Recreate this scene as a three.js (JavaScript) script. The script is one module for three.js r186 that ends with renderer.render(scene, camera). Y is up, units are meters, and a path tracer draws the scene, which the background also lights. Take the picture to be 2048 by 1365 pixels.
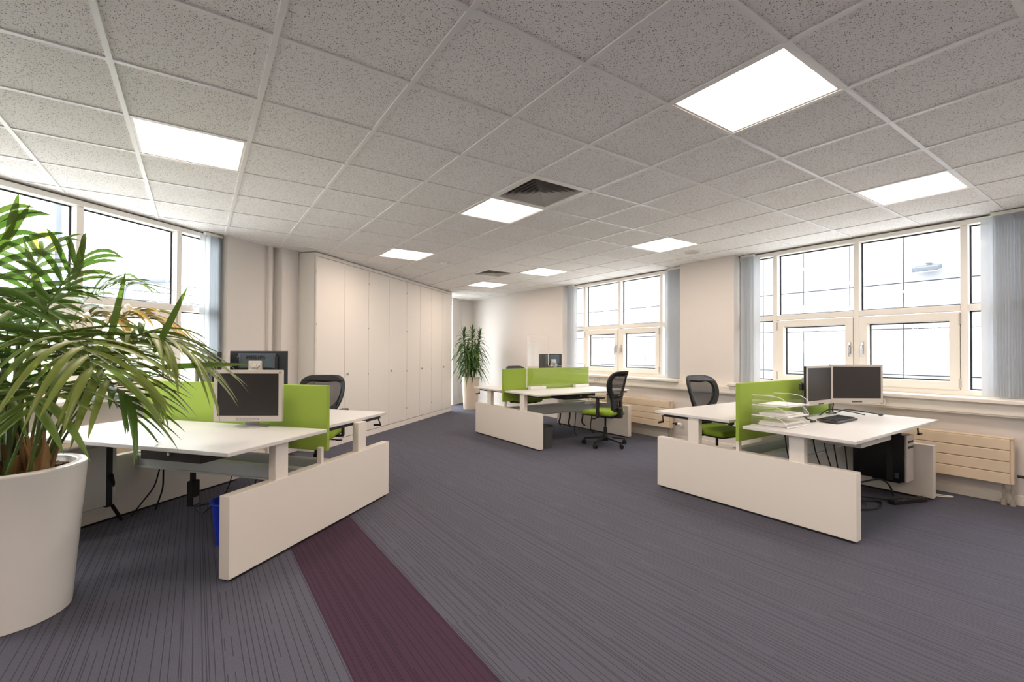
import * as THREE from 'three';
import { RoundedBoxGeometry } from 'three/addons/geometries/RoundedBoxGeometry.js';
import { mergeGeometries, mergeVertices, toCreasedNormals } from 'three/addons/utils/BufferGeometryUtils.js';
import { RectAreaLightUniformsLib } from 'three/addons/lights/RectAreaLightUniformsLib.js';
import { FontLoader } from 'three/addons/loaders/FontLoader.js';
import { TextGeometry } from 'three/addons/geometries/TextGeometry.js';

// ---------------------------------------------------------------- camera, sky, exposure
const scene = new THREE.Scene();
const CEIL = 2.664;
const camera = new THREE.PerspectiveCamera(72.92, 2048 / 1365, 0.05, 200);
{
  const yaw = 0.5991, pitch = 0.01, roll = 0.004;
  const f = new THREE.Vector3(Math.sin(yaw) * Math.cos(pitch), Math.sin(pitch), -Math.cos(yaw) * Math.cos(pitch));
  const r = new THREE.Vector3(Math.cos(yaw), 0, Math.sin(yaw)), u = new THREE.Vector3().crossVectors(r, f);
  const r2 = r.clone().multiplyScalar(Math.cos(roll)).addScaledVector(u, Math.sin(roll));
  const u2 = u.clone().multiplyScalar(Math.cos(roll)).addScaledVector(r, -Math.sin(roll));
  camera.quaternion.setFromRotationMatrix(new THREE.Matrix4().makeBasis(r2, u2, f.clone().negate()));
  camera.position.set(0, 1.35, 0);
  camera.setViewOffset(2048, 1365, 0, -11, 2048, 1365);
}
scene.background = new THREE.Color().setRGB(0.93, 0.97, 1.0);   // bright overcast sky
scene.backgroundIntensity = 8.0;
const renderer = new THREE.WebGLRenderer({ antialias: true });
renderer.toneMapping = THREE.LinearToneMapping;
renderer.toneMappingExposure = 1.24;
renderer.shadowMap.enabled = true;
RectAreaLightUniformsLib.init();
const PANEL_COLOR = new THREE.Color().setRGB(1.0, 0.795, 0.635);   // warm white office panels
const PANEL_LIGHT = 14.0, PANEL_GLOW = 2.6;

// ---------------------------------------------------------------- helpers
let seed = 12345;
const rnd = () => { seed = (seed * 1664525 + 1013904223) >>> 0; return seed / 4294967296; };
const rr = (a, b) => a + (b - a) * rnd();
const V = (x, y, z) => new THREE.Vector3(x, y, z);
const taken = new Map();
function numbered(n) { const k = taken.get(n) ?? 0; taken.set(n, k + 1); return k ? n + '_' + String(k).padStart(3, '0') : n; }
function thing(name, label, category, pos = [0, 0, 0], turn = 0, group) {
  const o = new THREE.Group(); o.name = numbered(name); scene.add(o);
  o.position.set(...pos); o.rotation.y = turn; o.userData = { label, category };
  if (group) o.userData.group = group;
  return o;
}
function dup(root, pos, turn, label, group) {
  const r = root.clone(); r.name = numbered(root.name.replace(/_\d{3}$/, '')); scene.add(r);
  r.userData = { ...root.userData }; r.position.set(...pos); r.rotation.set(0, turn, 0);
  if (label) r.userData.label = label;
  if (group) r.userData.group = group;
  return r;
}
function structure(name, label, pos = [0, 0, 0], turn = 0) {
  const o = new THREE.Group(); o.name = name; scene.add(o); o.position.set(...pos); o.rotation.y = turn;
  o.userData = { kind: 'structure', label, category: name.split('_')[0] };
  return o;
}
const plain = (g) => { const q = g.index ? g.toNonIndexed() : g; for (const k of Object.keys(q.attributes)) if (!['position', 'normal', 'uv'].includes(k)) q.deleteAttribute(k); return q; };
const merge = (gs) => gs.length === 1 ? plain(gs[0]) : mergeGeometries(gs.map(plain));
function part(parent, name, geos, mat, label) {
  const m = new THREE.Mesh(Array.isArray(geos) ? merge(geos) : geos, mat);
  m.name = name; m.castShadow = m.receiveShadow = true; if (label) m.userData.label = label;
  parent.add(m); return m;
}
// box by limits, uv in metres
function bx(x0, x1, y0, y1, z0, z1) {
  const g = new THREE.BoxGeometry(x1 - x0, y1 - y0, z1 - z0); g.translate((x0 + x1) / 2, (y0 + y1) / 2, (z0 + z1) / 2);
  return boxUV(g);
}
function boxUV(g) {
  const p = g.attributes.position, n = g.attributes.normal, uv = new Float32Array(p.count * 2);
  for (let i = 0; i < p.count; i++) {
    const ax = Math.abs(n.getX(i)), ay = Math.abs(n.getY(i)), az = Math.abs(n.getZ(i));
    if (ay >= ax && ay >= az) { uv[2 * i] = p.getX(i); uv[2 * i + 1] = p.getZ(i); }
    else if (ax >= az) { uv[2 * i] = p.getZ(i); uv[2 * i + 1] = p.getY(i); }
    else { uv[2 * i] = p.getX(i); uv[2 * i + 1] = p.getY(i); }
  }
  g.setAttribute('uv', new THREE.BufferAttribute(uv, 2)); return g;
}
function rb(x0, x1, y0, y1, z0, z1, r = 0.004, s = 2) {
  const g = new RoundedBoxGeometry(x1 - x0, y1 - y0, z1 - z0, s, Math.min(r, (x1 - x0) / 2.01, (y1 - y0) / 2.01, (z1 - z0) / 2.01));
  g.translate((x0 + x1) / 2, (y0 + y1) / 2, (z0 + z1) / 2); return boxUV(g);
}
function cyl(r0, r1, y0, y1, x = 0, z = 0, n = 24) { const g = new THREE.CylinderGeometry(r1, r0, y1 - y0, n); g.translate(x, (y0 + y1) / 2, z); return g; }
function rod(a, b, r, n = 10, r2 = r) {
  const d = new THREE.Vector3().subVectors(b, a), g = new THREE.CylinderGeometry(r2, r, d.length(), n);
  g.applyQuaternion(new THREE.Quaternion().setFromUnitVectors(V(0, 1, 0), d.clone().normalize())); g.translate((a.x + b.x) / 2, (a.y + b.y) / 2, (a.z + b.z) / 2); return g;
}
function tube(pts, r, n = 24, k = 6) { return new THREE.TubeGeometry(new THREE.CatmullRomCurve3(pts.map((p) => V(...p))), n, r, k); }
function lathe(pts, n = 48) { return new THREE.LatheGeometry(pts.map(([a, b]) => new THREE.Vector2(a, b)), n); }
function rectFrame(x0, x1, y0, y1, w, z0, z1) { return [bx(x0, x1, y1 - w, y1, z0, z1), bx(x0, x1, y0, y0 + w, z0, z1), bx(x0, x0 + w, y0 + w, y1 - w, z0, z1), bx(x1 - w, x1, y0 + w, y1 - w, z0, z1)]; }
// convex polygons in plan, [x, z]
function clip(poly, [a, b, c]) {
  const out = [];
  for (let i = 0; i < poly.length; i++) {
    const p = poly[i], q = poly[(i + 1) % poly.length], dp = a * p[0] + b * p[1] - c, dq = a * q[0] + b * q[1] - c;
    if (dp <= 0) out.push(p);
    if ((dp < 0 && dq > 0) || (dp > 0 && dq < 0)) { const t = dp / (dp - dq); out.push([p[0] + (q[0] - p[0]) * t, p[1] + (q[1] - p[1]) * t]); }
  }
  return out;
}
const clipAll = (poly, planes) => planes.reduce((p, h) => (p.length ? clip(p, h) : p), poly);
const area = (p) => Math.abs(p.reduce((s, a, i) => { const b = p[(i + 1) % p.length]; return s + a[0] * b[1] - b[0] * a[1]; }, 0)) / 2;
function prism(poly, y0, y1, uo = 0, vo = 0) {
  const P = [], U = [], tri = (a, b, c) => { P.push(...a, ...b, ...c); for (const q of [a, b, c]) U.push(q[0] + uo, q[2] + vo); };
  let s = 0; poly.forEach((a, i) => { const b = poly[(i + 1) % poly.length]; s += a[0] * b[1] - b[0] * a[1]; });
  const q = s > 0 ? [...poly].reverse() : poly;      // counter-clockwise seen from above
  for (let i = 1; i + 1 < q.length; i++) {
    tri([q[0][0], y1, q[0][1]], [q[i][0], y1, q[i][1]], [q[i + 1][0], y1, q[i + 1][1]]);
    tri([q[0][0], y0, q[0][1]], [q[i + 1][0], y0, q[i + 1][1]], [q[i][0], y0, q[i][1]]);
  }
  for (let i = 0; i < q.length; i++) {
    const a = q[i], b = q[(i + 1) % q.length];
    tri([a[0], y0, a[1]], [b[0], y0, b[1]], [b[0], y1, b[1]]); tri([a[0], y0, a[1]], [b[0], y1, b[1]], [a[0], y1, a[1]]);
  }
  const g = new THREE.BufferGeometry();
  g.setAttribute('position', new THREE.Float32BufferAttribute(P, 3)); g.setAttribute('uv', new THREE.Float32BufferAttribute(U, 2)); g.computeVertexNormals(); return g;
}
// the wing along the slanted wall: local x runs along it, local z points into the room
const TH = 39.4 * Math.PI / 180, DX = Math.cos(TH), DZ = -Math.sin(TH), NX = Math.sin(TH), NZ = Math.cos(TH);
const wing = (d, n, y = 0) => [d * DX + n * NX, y, d * DZ + n * NZ];

// ---------------------------------------------------------------- textures and materials
function dataTex(w, h, f, srgb = true) {
  const a = new Uint8Array(w * h * 4);
  for (let y = 0; y < h; y++) for (let x = 0; x < w; x++) { const c = f(x, y), i = (y * w + x) * 4; a[i] = c[0]; a[i + 1] = c[1]; a[i + 2] = c[2]; a[i + 3] = 255; }
  const t = new THREE.DataTexture(a, w, h); t.wrapS = t.wrapT = THREE.RepeatWrapping; t.magFilter = THREE.LinearFilter; t.minFilter = THREE.LinearMipmapLinearFilter; t.generateMipmaps = true;
  if (srgb) t.colorSpace = THREE.SRGBColorSpace; t.needsUpdate = true; return t;
}
const cl = (v) => Math.max(0, Math.min(255, v));
function carpet(base, dark) {                 // 0.5 m of ribbed loop pile, ribs along v
  const N = 1024, col = new Float32Array(N), st = [], en = [];
  for (let x = 0; x < N; x++) col[x] = 0.86 + 0.14 * Math.cos(x / N * Math.PI * 2 * 150);
  const lines = []; let x = 14;
  while (x < N - 10) { lines.push([Math.round(x), rnd() < 0.93 ? [0, N] : rnd() < 0.5 ? [0, Math.floor(rr(300, 800))] : [Math.floor(rr(200, 700)), N]]); x += rnd() < 0.3 ? rr(14, 22) : rr(36, 86); }
  const cover = new Uint8Array(N * N);
  for (const [lx, [a, b]] of lines) for (let k = -4; k <= 4; k++) for (let y = a; y < b; y++) { const xx = (lx + k + N) % N; cover[y * N + xx] = Math.max(cover[y * N + xx], Math.abs(k) < 4 ? 2 : 1); }
  return dataTex(N, N, (px, py) => {
    const g = (rnd() - 0.5) * 0.5, k = cover[py * N + px], m = k === 2 ? 1 : k === 1 ? 0.5 : 0;
    return [0, 1, 2].map((i) => cl((base[i] * col[px] * (1 - m) + dark[i] * m) * (1 + g)));
  });
}
const carpetGrey = carpet([97, 98, 113], [57, 57, 69]), carpetPurple = carpet([73, 44, 68], [44, 24, 42]);
for (const t of [carpetGrey, carpetPurple]) t.repeat.set(2, 2);
const tileTex = (() => {                      // 0.6 m of fissured mineral fibre board
  const N = 1024, a = new Float32Array(N * N).fill(1);
  for (let i = 0; i < 4300; i++) {
    let x = rr(0, N), y = rr(0, N), t = rr(0, 6.28), big = rnd() < 0.35; const n = Math.floor(big ? rr(1, 4) : rr(1, 2.5)), d = big ? rr(0.36, 0.55) : rr(0.5, 0.8), w = big ? 2.3 : 1.5;
    for (let k = 0; k < n; k++) {
      for (let dy = -2; dy <= 2; dy++) for (let dx = -2; dx <= 2; dx++) if (dx * dx + dy * dy <= w * w) { const q = ((Math.floor(y) + dy + N) % N) * N + ((Math.floor(x) + dx + N) % N); a[q] = Math.min(a[q], d); }
      t += rr(-0.7, 0.7); x += Math.cos(t) * 2; y += Math.sin(t) * 2;
    }
  }
  return dataTex(N, N, (x, y) => { const v = 247 * a[y * N + x] * (1 + (rnd() - 0.5) * 0.05); return [cl(v), cl(v * 0.99), cl(v * 0.98)]; });
})();
tileTex.repeat.set(1 / 0.6, 1 / 0.6);
function grain(amp) { return dataTex(256, 256, () => { const v = 128 + (rnd() - 0.5) * amp; return [v, v, v]; }, false); }
const fine = grain(160); fine.repeat.set(12, 12);
const weave = dataTex(64, 64, (x, y) => { const v = ((x >> 2) + (y >> 2)) % 2 ? 170 : 95; return [v, v, v]; }, false); weave.repeat.set(60, 60);

const std = (rgb, rough = 0.6, extra = {}) => new THREE.MeshStandardMaterial({ color: new THREE.Color(...rgb.map((v) => v / 255)).convertSRGBToLinear(), roughness: rough, ...extra });
const M = {
  wall: std([228, 222, 217], 0.9, { bumpMap: fine, bumpScale: 0.0006 }),
  trim: std([240, 234, 224], 0.5), frame: std([242, 238, 230], 0.42), sill: std([238, 232, 222], 0.35),
  carpet: new THREE.MeshStandardMaterial({ map: carpetGrey, roughness: 0.98, bumpMap: carpetGrey, bumpScale: 0.0012 }),
  carpetPurple: new THREE.MeshStandardMaterial({ map: carpetPurple, roughness: 0.98, bumpMap: carpetPurple, bumpScale: 0.0012 }),
  tile: new THREE.MeshStandardMaterial({ map: tileTex, roughness: 0.95, bumpMap: tileTex, bumpScale: 0.0015 }),
  bar: std([240, 239, 237], 0.35),
  concrete: std([150, 148, 144], 0.95),
  gasket: std([22, 26, 34], 0.5), chrome: new THREE.MeshStandardMaterial({ color: 0xc8c8c8, metalness: 1, roughness: 0.28 }),
  steel: new THREE.MeshStandardMaterial({ color: 0xa9abac, metalness: 0.7, roughness: 0.42 }),
  pane: new THREE.MeshPhysicalMaterial({ color: 0xffffff, transmission: 1, roughness: 0, thickness: 0, ior: 1.5 }),
  acrylic: new THREE.MeshPhysicalMaterial({ color: 0xffffff, transmission: 1, roughness: 0.02, thickness: 0, ior: 1.45 }),
  acrylicEdge: new THREE.MeshPhysicalMaterial({ color: 0xffffff, roughness: 0.25, transmission: 0.2, thickness: 0 }),
  desk: std([216, 214, 212], 0.38), deskEdge: std([226, 221, 212], 0.5), panel: std([236, 229, 219], 0.42),
  cabinet: std([238, 233, 226], 0.5), duct: std([150, 151, 152], 0.6),
  green: std([150, 176, 66], 0.85, { bumpMap: weave, bumpScale: 0.0004 }),
  seat: std([140, 168, 40], 0.9, { bumpMap: weave, bumpScale: 0.0005 }),
  black: std([24, 24, 26], 0.55), blackGloss: std([16, 16, 18], 0.25), rubber: std([18, 18, 19], 0.8), darkGrey: std([70, 70, 71], 0.6), cable: std([20, 20, 22], 0.6),
  mesh: std([52, 52, 56], 0.9, { transparent: true, opacity: 0.55, side: THREE.DoubleSide }),
  silver: std([196, 190, 184], 0.4), silverDark: std([150, 150, 152], 0.4), screen: std([46, 42, 42], 0.32), navy: std([66, 76, 88], 0.45), navyDark: std([30, 33, 40], 0.5),
  white: std([242, 240, 236], 0.35), paper: std([244, 243, 240], 0.9), pot: std([238, 234, 228], 0.22), potFar: std([228, 214, 196], 0.4),
  soil: std([58, 40, 26], 1), blue: std([20, 52, 190], 0.45), beige: std([232, 214, 188], 0.45), brass: new THREE.MeshStandardMaterial({ color: 0xc9a45a, metalness: 0.6, roughness: 0.4 }),
  slat: new THREE.MeshPhysicalMaterial({ color: new THREE.Color().setRGB(0.66, 0.69, 0.72), roughness: 0.8, transmission: 0.3, thickness: 0, side: THREE.DoubleSide }),
  glow: new THREE.MeshStandardMaterial({ color: 0xffffff, emissive: PANEL_COLOR.clone().lerp(new THREE.Color(1, 1, 1), 0.55), emissiveIntensity: PANEL_GLOW, roughness: 0.6 }),
  facade: std([132, 135, 142], 0.7), facadeJoint: std([110, 112, 116], 0.9), asphalt: std([188, 187, 184], 0.95), beam: std([214, 216, 213], 0.4), post: std([84, 90, 98], 0.6), pipe: std([168, 160, 148], 0.4),
};
// ---------------------------------------------------------------- the room shell
const OUTER = [[1, 0, 6.34], [-NX, -NZ, 4.95], [0, -1, 10.85], [-1, 0, 5.2], [0, 1, 3.4]];
const INNER = [[1, 0, 6.2], [-NX, -NZ, 4.76], [0, -1, 10.65], [-1, 0, 5], [0, 1, 3.2]];
const FLOORIN = [[1, 0, 6.04], [-NX, -NZ, 4.63], [0, -1, 10.65], [-1, 0, 5], [0, 1, 3.2]];
const BIG = [[-20, -20], [20, -20], [20, 20], [-20, 20]];
const inView = (x, z, pad) => { const f = x * 0.564 - z * 0.826, r = x * 0.826 + z * 0.564; return f > 0.4 && Math.abs(r) < f * 1.16 + pad; };

const floor = structure('floor', 'dark grey violet ribbed carpet tile floor with one purple strip');
part(floor, 'floor_slab', [prism(clipAll(BIG, OUTER), -0.25, -0.007)], M.concrete);
{
  const full = [], T = 0.5, tiles = [];
  for (let k = 0; k < 6; k++) full.push(prism([[0.0001, 0.0001], [T - 0.0001, 0.0001], [T - 0.0001, T - 0.0001], [0.0001, T - 0.0001]], -0.007, 0, [0, 0, 0.268, 0, 0.391, 0.137][k], [0, 0.21, 0.33, 0.12, 0.05, 0.42][k]));
  for (let i = -12; i < 12; i++) for (let j = -22; j < 7; j++) {
    const x = 0.54 + i * T, z = j * T - 0.05, sq = [[x, z], [x + T, z], [x + T, z + T], [x, z + T]], c = clipAll(sq, FLOORIN);
    if (c.length < 3 || area(c) < 0.002) continue;
    tiles.push({ x, z, c, whole: area(c) > 0.2499, purple: i === 0, seen: inView(x + T / 2, z + T / 2, 0.3) && x * 0.564 - z * 0.826 > 1.2, dist: Math.hypot(x + T / 2, z + T / 2), v: rnd() < 0.62 ? 0 : Math.floor(rnd() * 6) });
  }
  tiles.sort((a, b) => b.seen - a.seen || a.dist - b.dist);
  const rest = [[], []];
  tiles.forEach((t, n) => {
    const mat = t.purple ? M.carpetPurple : M.carpet;
    if (n < 300) {
      const m = part(floor, 'carpet_tile', t.whole ? full[t.v] : prism(t.c.map(([x, z]) => [x - t.x, z - t.z]), -0.007, 0, 0, t.v * 0.11), mat);
      m.position.set(t.x, 0, t.z);
    } else rest[+t.purple].push(prism(t.c, -0.007, 0));
  });
  rest.forEach((g, k) => { if (g.length) part(floor, 'carpet_tile_field', g, k ? M.carpetPurple : M.carpet).userData.kind = 'stuff'; });
}

const GX = 0.8628, GZ = -1.5541, P6 = 0.6;
const lampCells = [[2, -1], [-2, 3], [2, 3], [6, -1], [2, 7], [6, 3], [6, 7], [6, 10], [-2, -1], [2, -5], [6, -5], [-2, -5], [-6, 3], [-6, -1], [-6, -5]], ventCells = [[2, 2], [5, 8]];  // last three lamp cells: unseen panels added to brighten the desk end panels
const isCell = (list, l, m) => list.some(([a, b]) => a === l && b === m);
const ceiling = structure('ceiling', 'suspended ceiling of white speckled mineral tiles in a white grid');
part(ceiling, 'ceiling_slab', [prism(clipAll(BIG, OUTER), 2.86, 3.1)], M.concrete);
{
  const g = 0.003, full = [0, 1, 2, 3].map((k) => prism([[g, g], [P6 - g, g], [P6 - g, P6 - g], [g, P6 - g]], CEIL + 0.007, CEIL + 0.022, [0, 0.31, 0.17, 0.44][k], [0, 0.12, 0.37, 0.25][k])), tiles = [];
  for (let l = -11; l < 10; l++) for (let m = -9; m < 16; m++) {
    if (isCell(lampCells, l, m) || isCell(ventCells, l, m)) continue;
    const x = GX + l * P6, z = GZ - (m + 1) * P6, c = clipAll([[x + g, z + g], [x + P6 - g, z + g], [x + P6 - g, z + P6 - g], [x + g, z + P6 - g]], INNER);
    if (c.length < 3 || area(c) < 0.002) continue;
    tiles.push({ x, z, c, whole: area(c) > 0.352, seen: inView(x + 0.3, z + 0.3, 0.4) && x * 0.564 - z * 0.826 > 1.5, dist: Math.hypot(x, z), v: Math.floor(rnd() * 4) });
  }
  tiles.sort((a, b) => b.seen - a.seen || a.dist - b.dist);
  const rest = [];
  tiles.forEach((t, n) => {
    if (n < 300) { const m = part(ceiling, 'ceiling_tile', t.whole ? full[t.v] : prism(t.c.map(([x, z]) => [x - t.x, z - t.z]), CEIL + 0.007, CEIL + 0.022, t.v * 0.13, 0.1), M.tile); m.position.set(t.x, 0, t.z); }
    else rest.push(prism(t.c, CEIL + 0.007, CEIL + 0.022));
  });
  if (rest.length) part(ceiling, 'ceiling_tile_field', rest, M.tile).userData.kind = 'stuff';
  const w = 0.012;
  for (let l = -11; l < 10; l++) { const x = GX + l * P6, c = clipAll([[x - w, -20], [x + w, -20], [x + w, 20], [x - w, 20]], INNER); if (c.length > 2) part(ceiling, 'grid_bar', [prism(c, CEIL, CEIL + 0.03)], M.bar); }
  for (let m = -9; m < 17; m++) { const z = GZ - m * P6, c = clipAll([[-20, z - w], [20, z - w], [20, z + w], [-20, z + w]], INNER); if (c.length > 2) part(ceiling, 'grid_bar', [prism(c, CEIL + 0.001, CEIL + 0.03)], M.bar); }
}

// right-hand wall with three window bays
const WZ = [-2.13, -5.70, 1.44], HW = 1.36;
const wallRight = structure('wall_right', 'pale plastered wall with window bays and columns');
{
  const e = [-10.85, WZ[1] - HW, WZ[1] + HW, WZ[0] - HW, WZ[0] + HW, WZ[2] - HW, WZ[2] + HW, 3.4];
  for (let i = 0; i < 8; i += 2) part(wallRight, 'column', [bx(6.04, 6.34, 0, 2.95, e[i], e[i + 1])], M.wall);
  for (let i = 1; i < 7; i += 2) { part(wallRight, 'parapet', [bx(6.04, 6.34, 0, 0.93, e[i], e[i + 1])], M.wall); part(wallRight, 'lintel', [bx(6.19, 6.34, CEIL + 0.001, 2.95, e[i], e[i + 1])], M.wall); }
}
const wallBack = structure('wall_back', 'plain pale plaster wall behind the viewer'); part(wallBack, 'plaster', [bx(-5.2, 6.34, 0, 2.95, 3.2, 3.4)], M.wall);
const wallLeft = structure('wall_left', 'plain pale plaster wall at the left end'); part(wallLeft, 'plaster', [prism(clipAll([[-5.2, -20], [-5, -20], [-5, 3.4], [-5.2, 3.4]], OUTER), 0, 2.95)], M.wall);
const wallFar = structure('wall_far', 'short pale end wall behind the bushy plant'); part(wallFar, 'plaster', [prism(clipAll([[0, -10.85], [6.04, -10.85], [6.04, -10.65], [0, -10.65]], [...OUTER]), 0, 2.95)], M.wall);
// slanted wall, local x = d, local z = n
const wallSlant = structure('wall_slanted', 'pale slanted wall with windows and boxed pipes', [0, 0, 0], TH);
{
  const LW = [2.81, -0.76], N0 = -4.95, N1 = -4.63;
  const solid = [[-6.2, LW[1] - HW], [LW[1] + HW, LW[0] - HW], [LW[0] + HW, 9.66], [10.6, 11.75]], open = [[LW[1] - HW, LW[1] + HW], [LW[0] - HW, LW[0] + HW]];
  for (const [a, b] of solid) part(wallSlant, 'column', [bx(a, b, 0, 2.95, N0, N1)], M.wall);
  for (const [a, b] of open) { part(wallSlant, 'parapet', [bx(a, b, 0, 0.93, N0, N1)], M.wall); part(wallSlant, 'lintel', [bx(a, b, CEIL + 0.001, 2.95, N0, -4.75)], M.wall); }
  part(wallSlant, 'lintel', [bx(9.66, 10.6, CEIL + 0.001, 2.95, N0, -4.75)], M.wall);
  part(wallSlant, 'pipe_boxing', [rb(4.735, 4.80, 0, CEIL + 0.03, N1 - 0.02, -4.585, 0.012)], M.wall);
  part(wallSlant, 'boxed_column', [bx(4.86, 5.15, 0, CEIL + 0.03, N1 - 0.02, -4.50)], M.wall);
}
// skirting boards
{
  const b = structure('baseboard_right', 'low pale skirting board along the window wall'); part(b, 'board', [bx(6.022, 6.04, 0, 0.085, -10.65, 3.2)], M.trim);
  const c = structure('baseboard_far', 'low pale skirting board on the end wall'); part(c, 'board', [bx(5.66, 6.022, 0, 0.085, -10.65, -10.632)], M.trim);
  const d = structure('baseboard_slanted', 'low pale skirting board along the slanted wall', [0, 0, 0], TH);
  part(d, 'board', [bx(-4.6, 4.73, 0, 0.085, -4.63, -4.612)], M.trim); part(d, 'board', [bx(10.62, 11.3, 0, 0.085, -4.63, -4.612)], M.trim);
}

// ---------------------------------------------------------------- windows
let windowCount = 0;
function makeWindow(pos, turn, label, sashes = true) {          // local x along the wall, local z into the room, y absolute
  const w = structure('window_' + (++windowCount), label, pos, turn), B = 0.93, T = CEIL, mw = 0.0275, z0 = -0.06, z1 = 0.04;
  const xs = [-HW, -0.895, 0, 0.895, HW];
  part(w, 'head_rail', [rb(-HW, HW, 2.604, T - 0.014, z0, z1 + 0.02)], M.frame); part(w, 'head_shadow_strip', [bx(-HW, HW, T - 0.016, T, z0, z0 + 0.02)], M.gasket);  // dark strip on top paints the shadow gap between head and ceiling
  part(w, 'bottom_rail', [rb(-HW, HW, B, 0.985, z0, z1)], M.frame);
  for (const x of [-HW + 0.03, HW - 0.03]) part(w, 'jamb', [rb(x - 0.03, x + 0.03, 0.985, 2.604, z0, z1)], M.frame);
  for (const x of [-0.895, 0, 0.895]) part(w, 'mullion', [rb(x - mw, x + mw, 0.985, 2.604, z0, z1)], M.frame);
  for (let i = 0; i < 4; i++) {
    const a = xs[i] + (i ? mw : 0.06), b = xs[i + 1] - (i < 3 ? mw : 0.06);
    part(w, 'transom', [rb(a, b, 1.763, 1.826, z0, z1)], M.frame);
    const up = part(w, 'pane', [bx(a, b, 1.826, 2.604, -0.047, -0.043)], M.pane); part(up, 'gasket', rectFrame(a, b, 1.826, 2.604, 0.013, -0.043, -0.033), M.gasket);
    if (sashes && (i === 1 || i === 2)) {
      const s = part(w, 'sash', [...rectFrame(a + 0.004, b - 0.004, 0.985, 1.752, 0.075, -0.03, 0.052), ...rectFrame(a + 0.07, b - 0.07, 1.055, 1.682, 0.012, -0.045, 0.03)], M.frame);
      part(s, 'pane', [bx(a + 0.08, b - 0.08, 1.063, 1.674, -0.032, -0.028)], M.pane);
      part(s, 'gasket', rectFrame(a + 0.082, b - 0.082, 1.067, 1.67, 0.013, -0.028, -0.018), M.gasket);
      const hx = i === 1 ? b - 0.035 : a + 0.035, sg = i === 1 ? -1 : 1;
      part(s, 'handle', [rb(hx - 0.014, hx + 0.014, 1.335, 1.47, 0.052, 0.062, 0.004), cyl(0.009, 0.009, 0, 0.03).rotateX(Math.PI / 2).translate(hx, 1.425, 0.06), rb(hx - 0.01, hx + 0.01, 1.30, 1.435, 0.086, 0.1, 0.006)], M.chrome, 'grey metal turn handle');
      const gx = i === 1 ? a + 0.004 : b - 0.004;
      for (const y of [1.05, 1.68]) part(s, 'hinge', [cyl(0.008, 0.008, y - 0.05, y + 0.05, gx, 0.055, 12)], M.silver);
    } else {
      const lo = part(w, 'pane', [bx(a, b, 0.985, 1.763, -0.047, -0.043)], M.pane); part(lo, 'gasket', rectFrame(a, b, 0.985, 1.763, 0.013, -0.043, -0.033), M.gasket);
    }
  }
  part(w, 'window_sill', [rb(-HW - 0.035, HW + 0.035, 0.893, 0.931, 0.04, 0.325, 0.008)], M.sill);
  return w;
}
const RT = -Math.PI / 2;
makeWindow([6.24, 0, WZ[0]], RT, 'wide white window with two sashes beside the two monitors');
makeWindow([6.24, 0, WZ[1]], RT, 'wide white window with two sashes behind the green desk chair');
makeWindow([6.24, 0, WZ[2]], RT, 'wide white window with two sashes behind the viewer');
makeWindow(wing(2.81, -4.8), TH, 'wide white window behind the palm looking onto the street');
makeWindow(wing(-0.76, -4.8), TH, 'wide white window further along the slanted wall');
{
  const w = structure('window_6', 'narrow full height glazed door at the end of the cabinet wall', wing(10.13, -4.8), TH);
  part(w, 'window_frame', rectFrame(-0.47, 0.47, 0, CEIL, 0.06, -0.06, 0.04), M.frame); part(w, 'pane', [bx(-0.41, 0.41, 0.06, CEIL - 0.06, -0.02, -0.016)], M.pane);
}
// vertical blinds pushed to the window ends
function blind(pos, turn, x0, x1, n, flat, label) {
  const b = thing('vertical_blind', label, 'blind', pos, turn, 'vertical blinds drawn to the window ends');
  const slat = (() => { const g = new THREE.PlaneGeometry(0.089, 1.685, 4, 1), p = g.attributes.position; for (let i = 0; i < p.count; i++) { const u = p.getX(i) / 0.0445; p.setZ(i, 0.016 * (1 - u * u)); } g.computeVertexNormals(); return g; })();
  part(b, 'head_track', [rb(x0 - 0.03, x1 + 0.03, 2.632, CEIL - 0.001, 0.07, 0.11)], M.frame);
  for (let i = 0; i < n; i++) {
    const t = n > 1 ? i / (n - 1) : 0, m = part(b, 'slat', slat, M.slat); m.position.set(x0 + (x1 - x0) * t, 1.785, 0.09); m.rotation.y = 1.38 + rr(-0.1, 0.1);
  }
  for (const [x, a] of flat) { const m = part(b, 'slat', slat, M.slat); m.position.set(x, 1.785, 0.09); m.rotation.y = a; }
  return b;
}
const L1 = 'grey vertical blind slats bunched at the window end ';
blind([6.24, 0, WZ[0]], RT, 1.12, 1.33, 12, [[1.065, 0.35]], L1 + 'right of the two monitors');
blind([6.24, 0, WZ[0]], RT, -1.29, -1.16, 8, [[-1.11, 0.1]], L1 + 'above the clear letter trays');
blind([6.24, 0, WZ[1]], RT, 1.10, 1.32, 12, [[1.06, 0.6]], L1 + 'next to the broad column');
blind([6.24, 0, WZ[1]], RT, -1.29, -1.16, 8, [[-1.1, 0.1]], L1 + 'over the clear desk divider');
blind(wing(2.81, -4.8), TH, 1.17, 1.33, 10, [[1.12, 0.2]], L1 + 'beside the boxed pipes');
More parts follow.
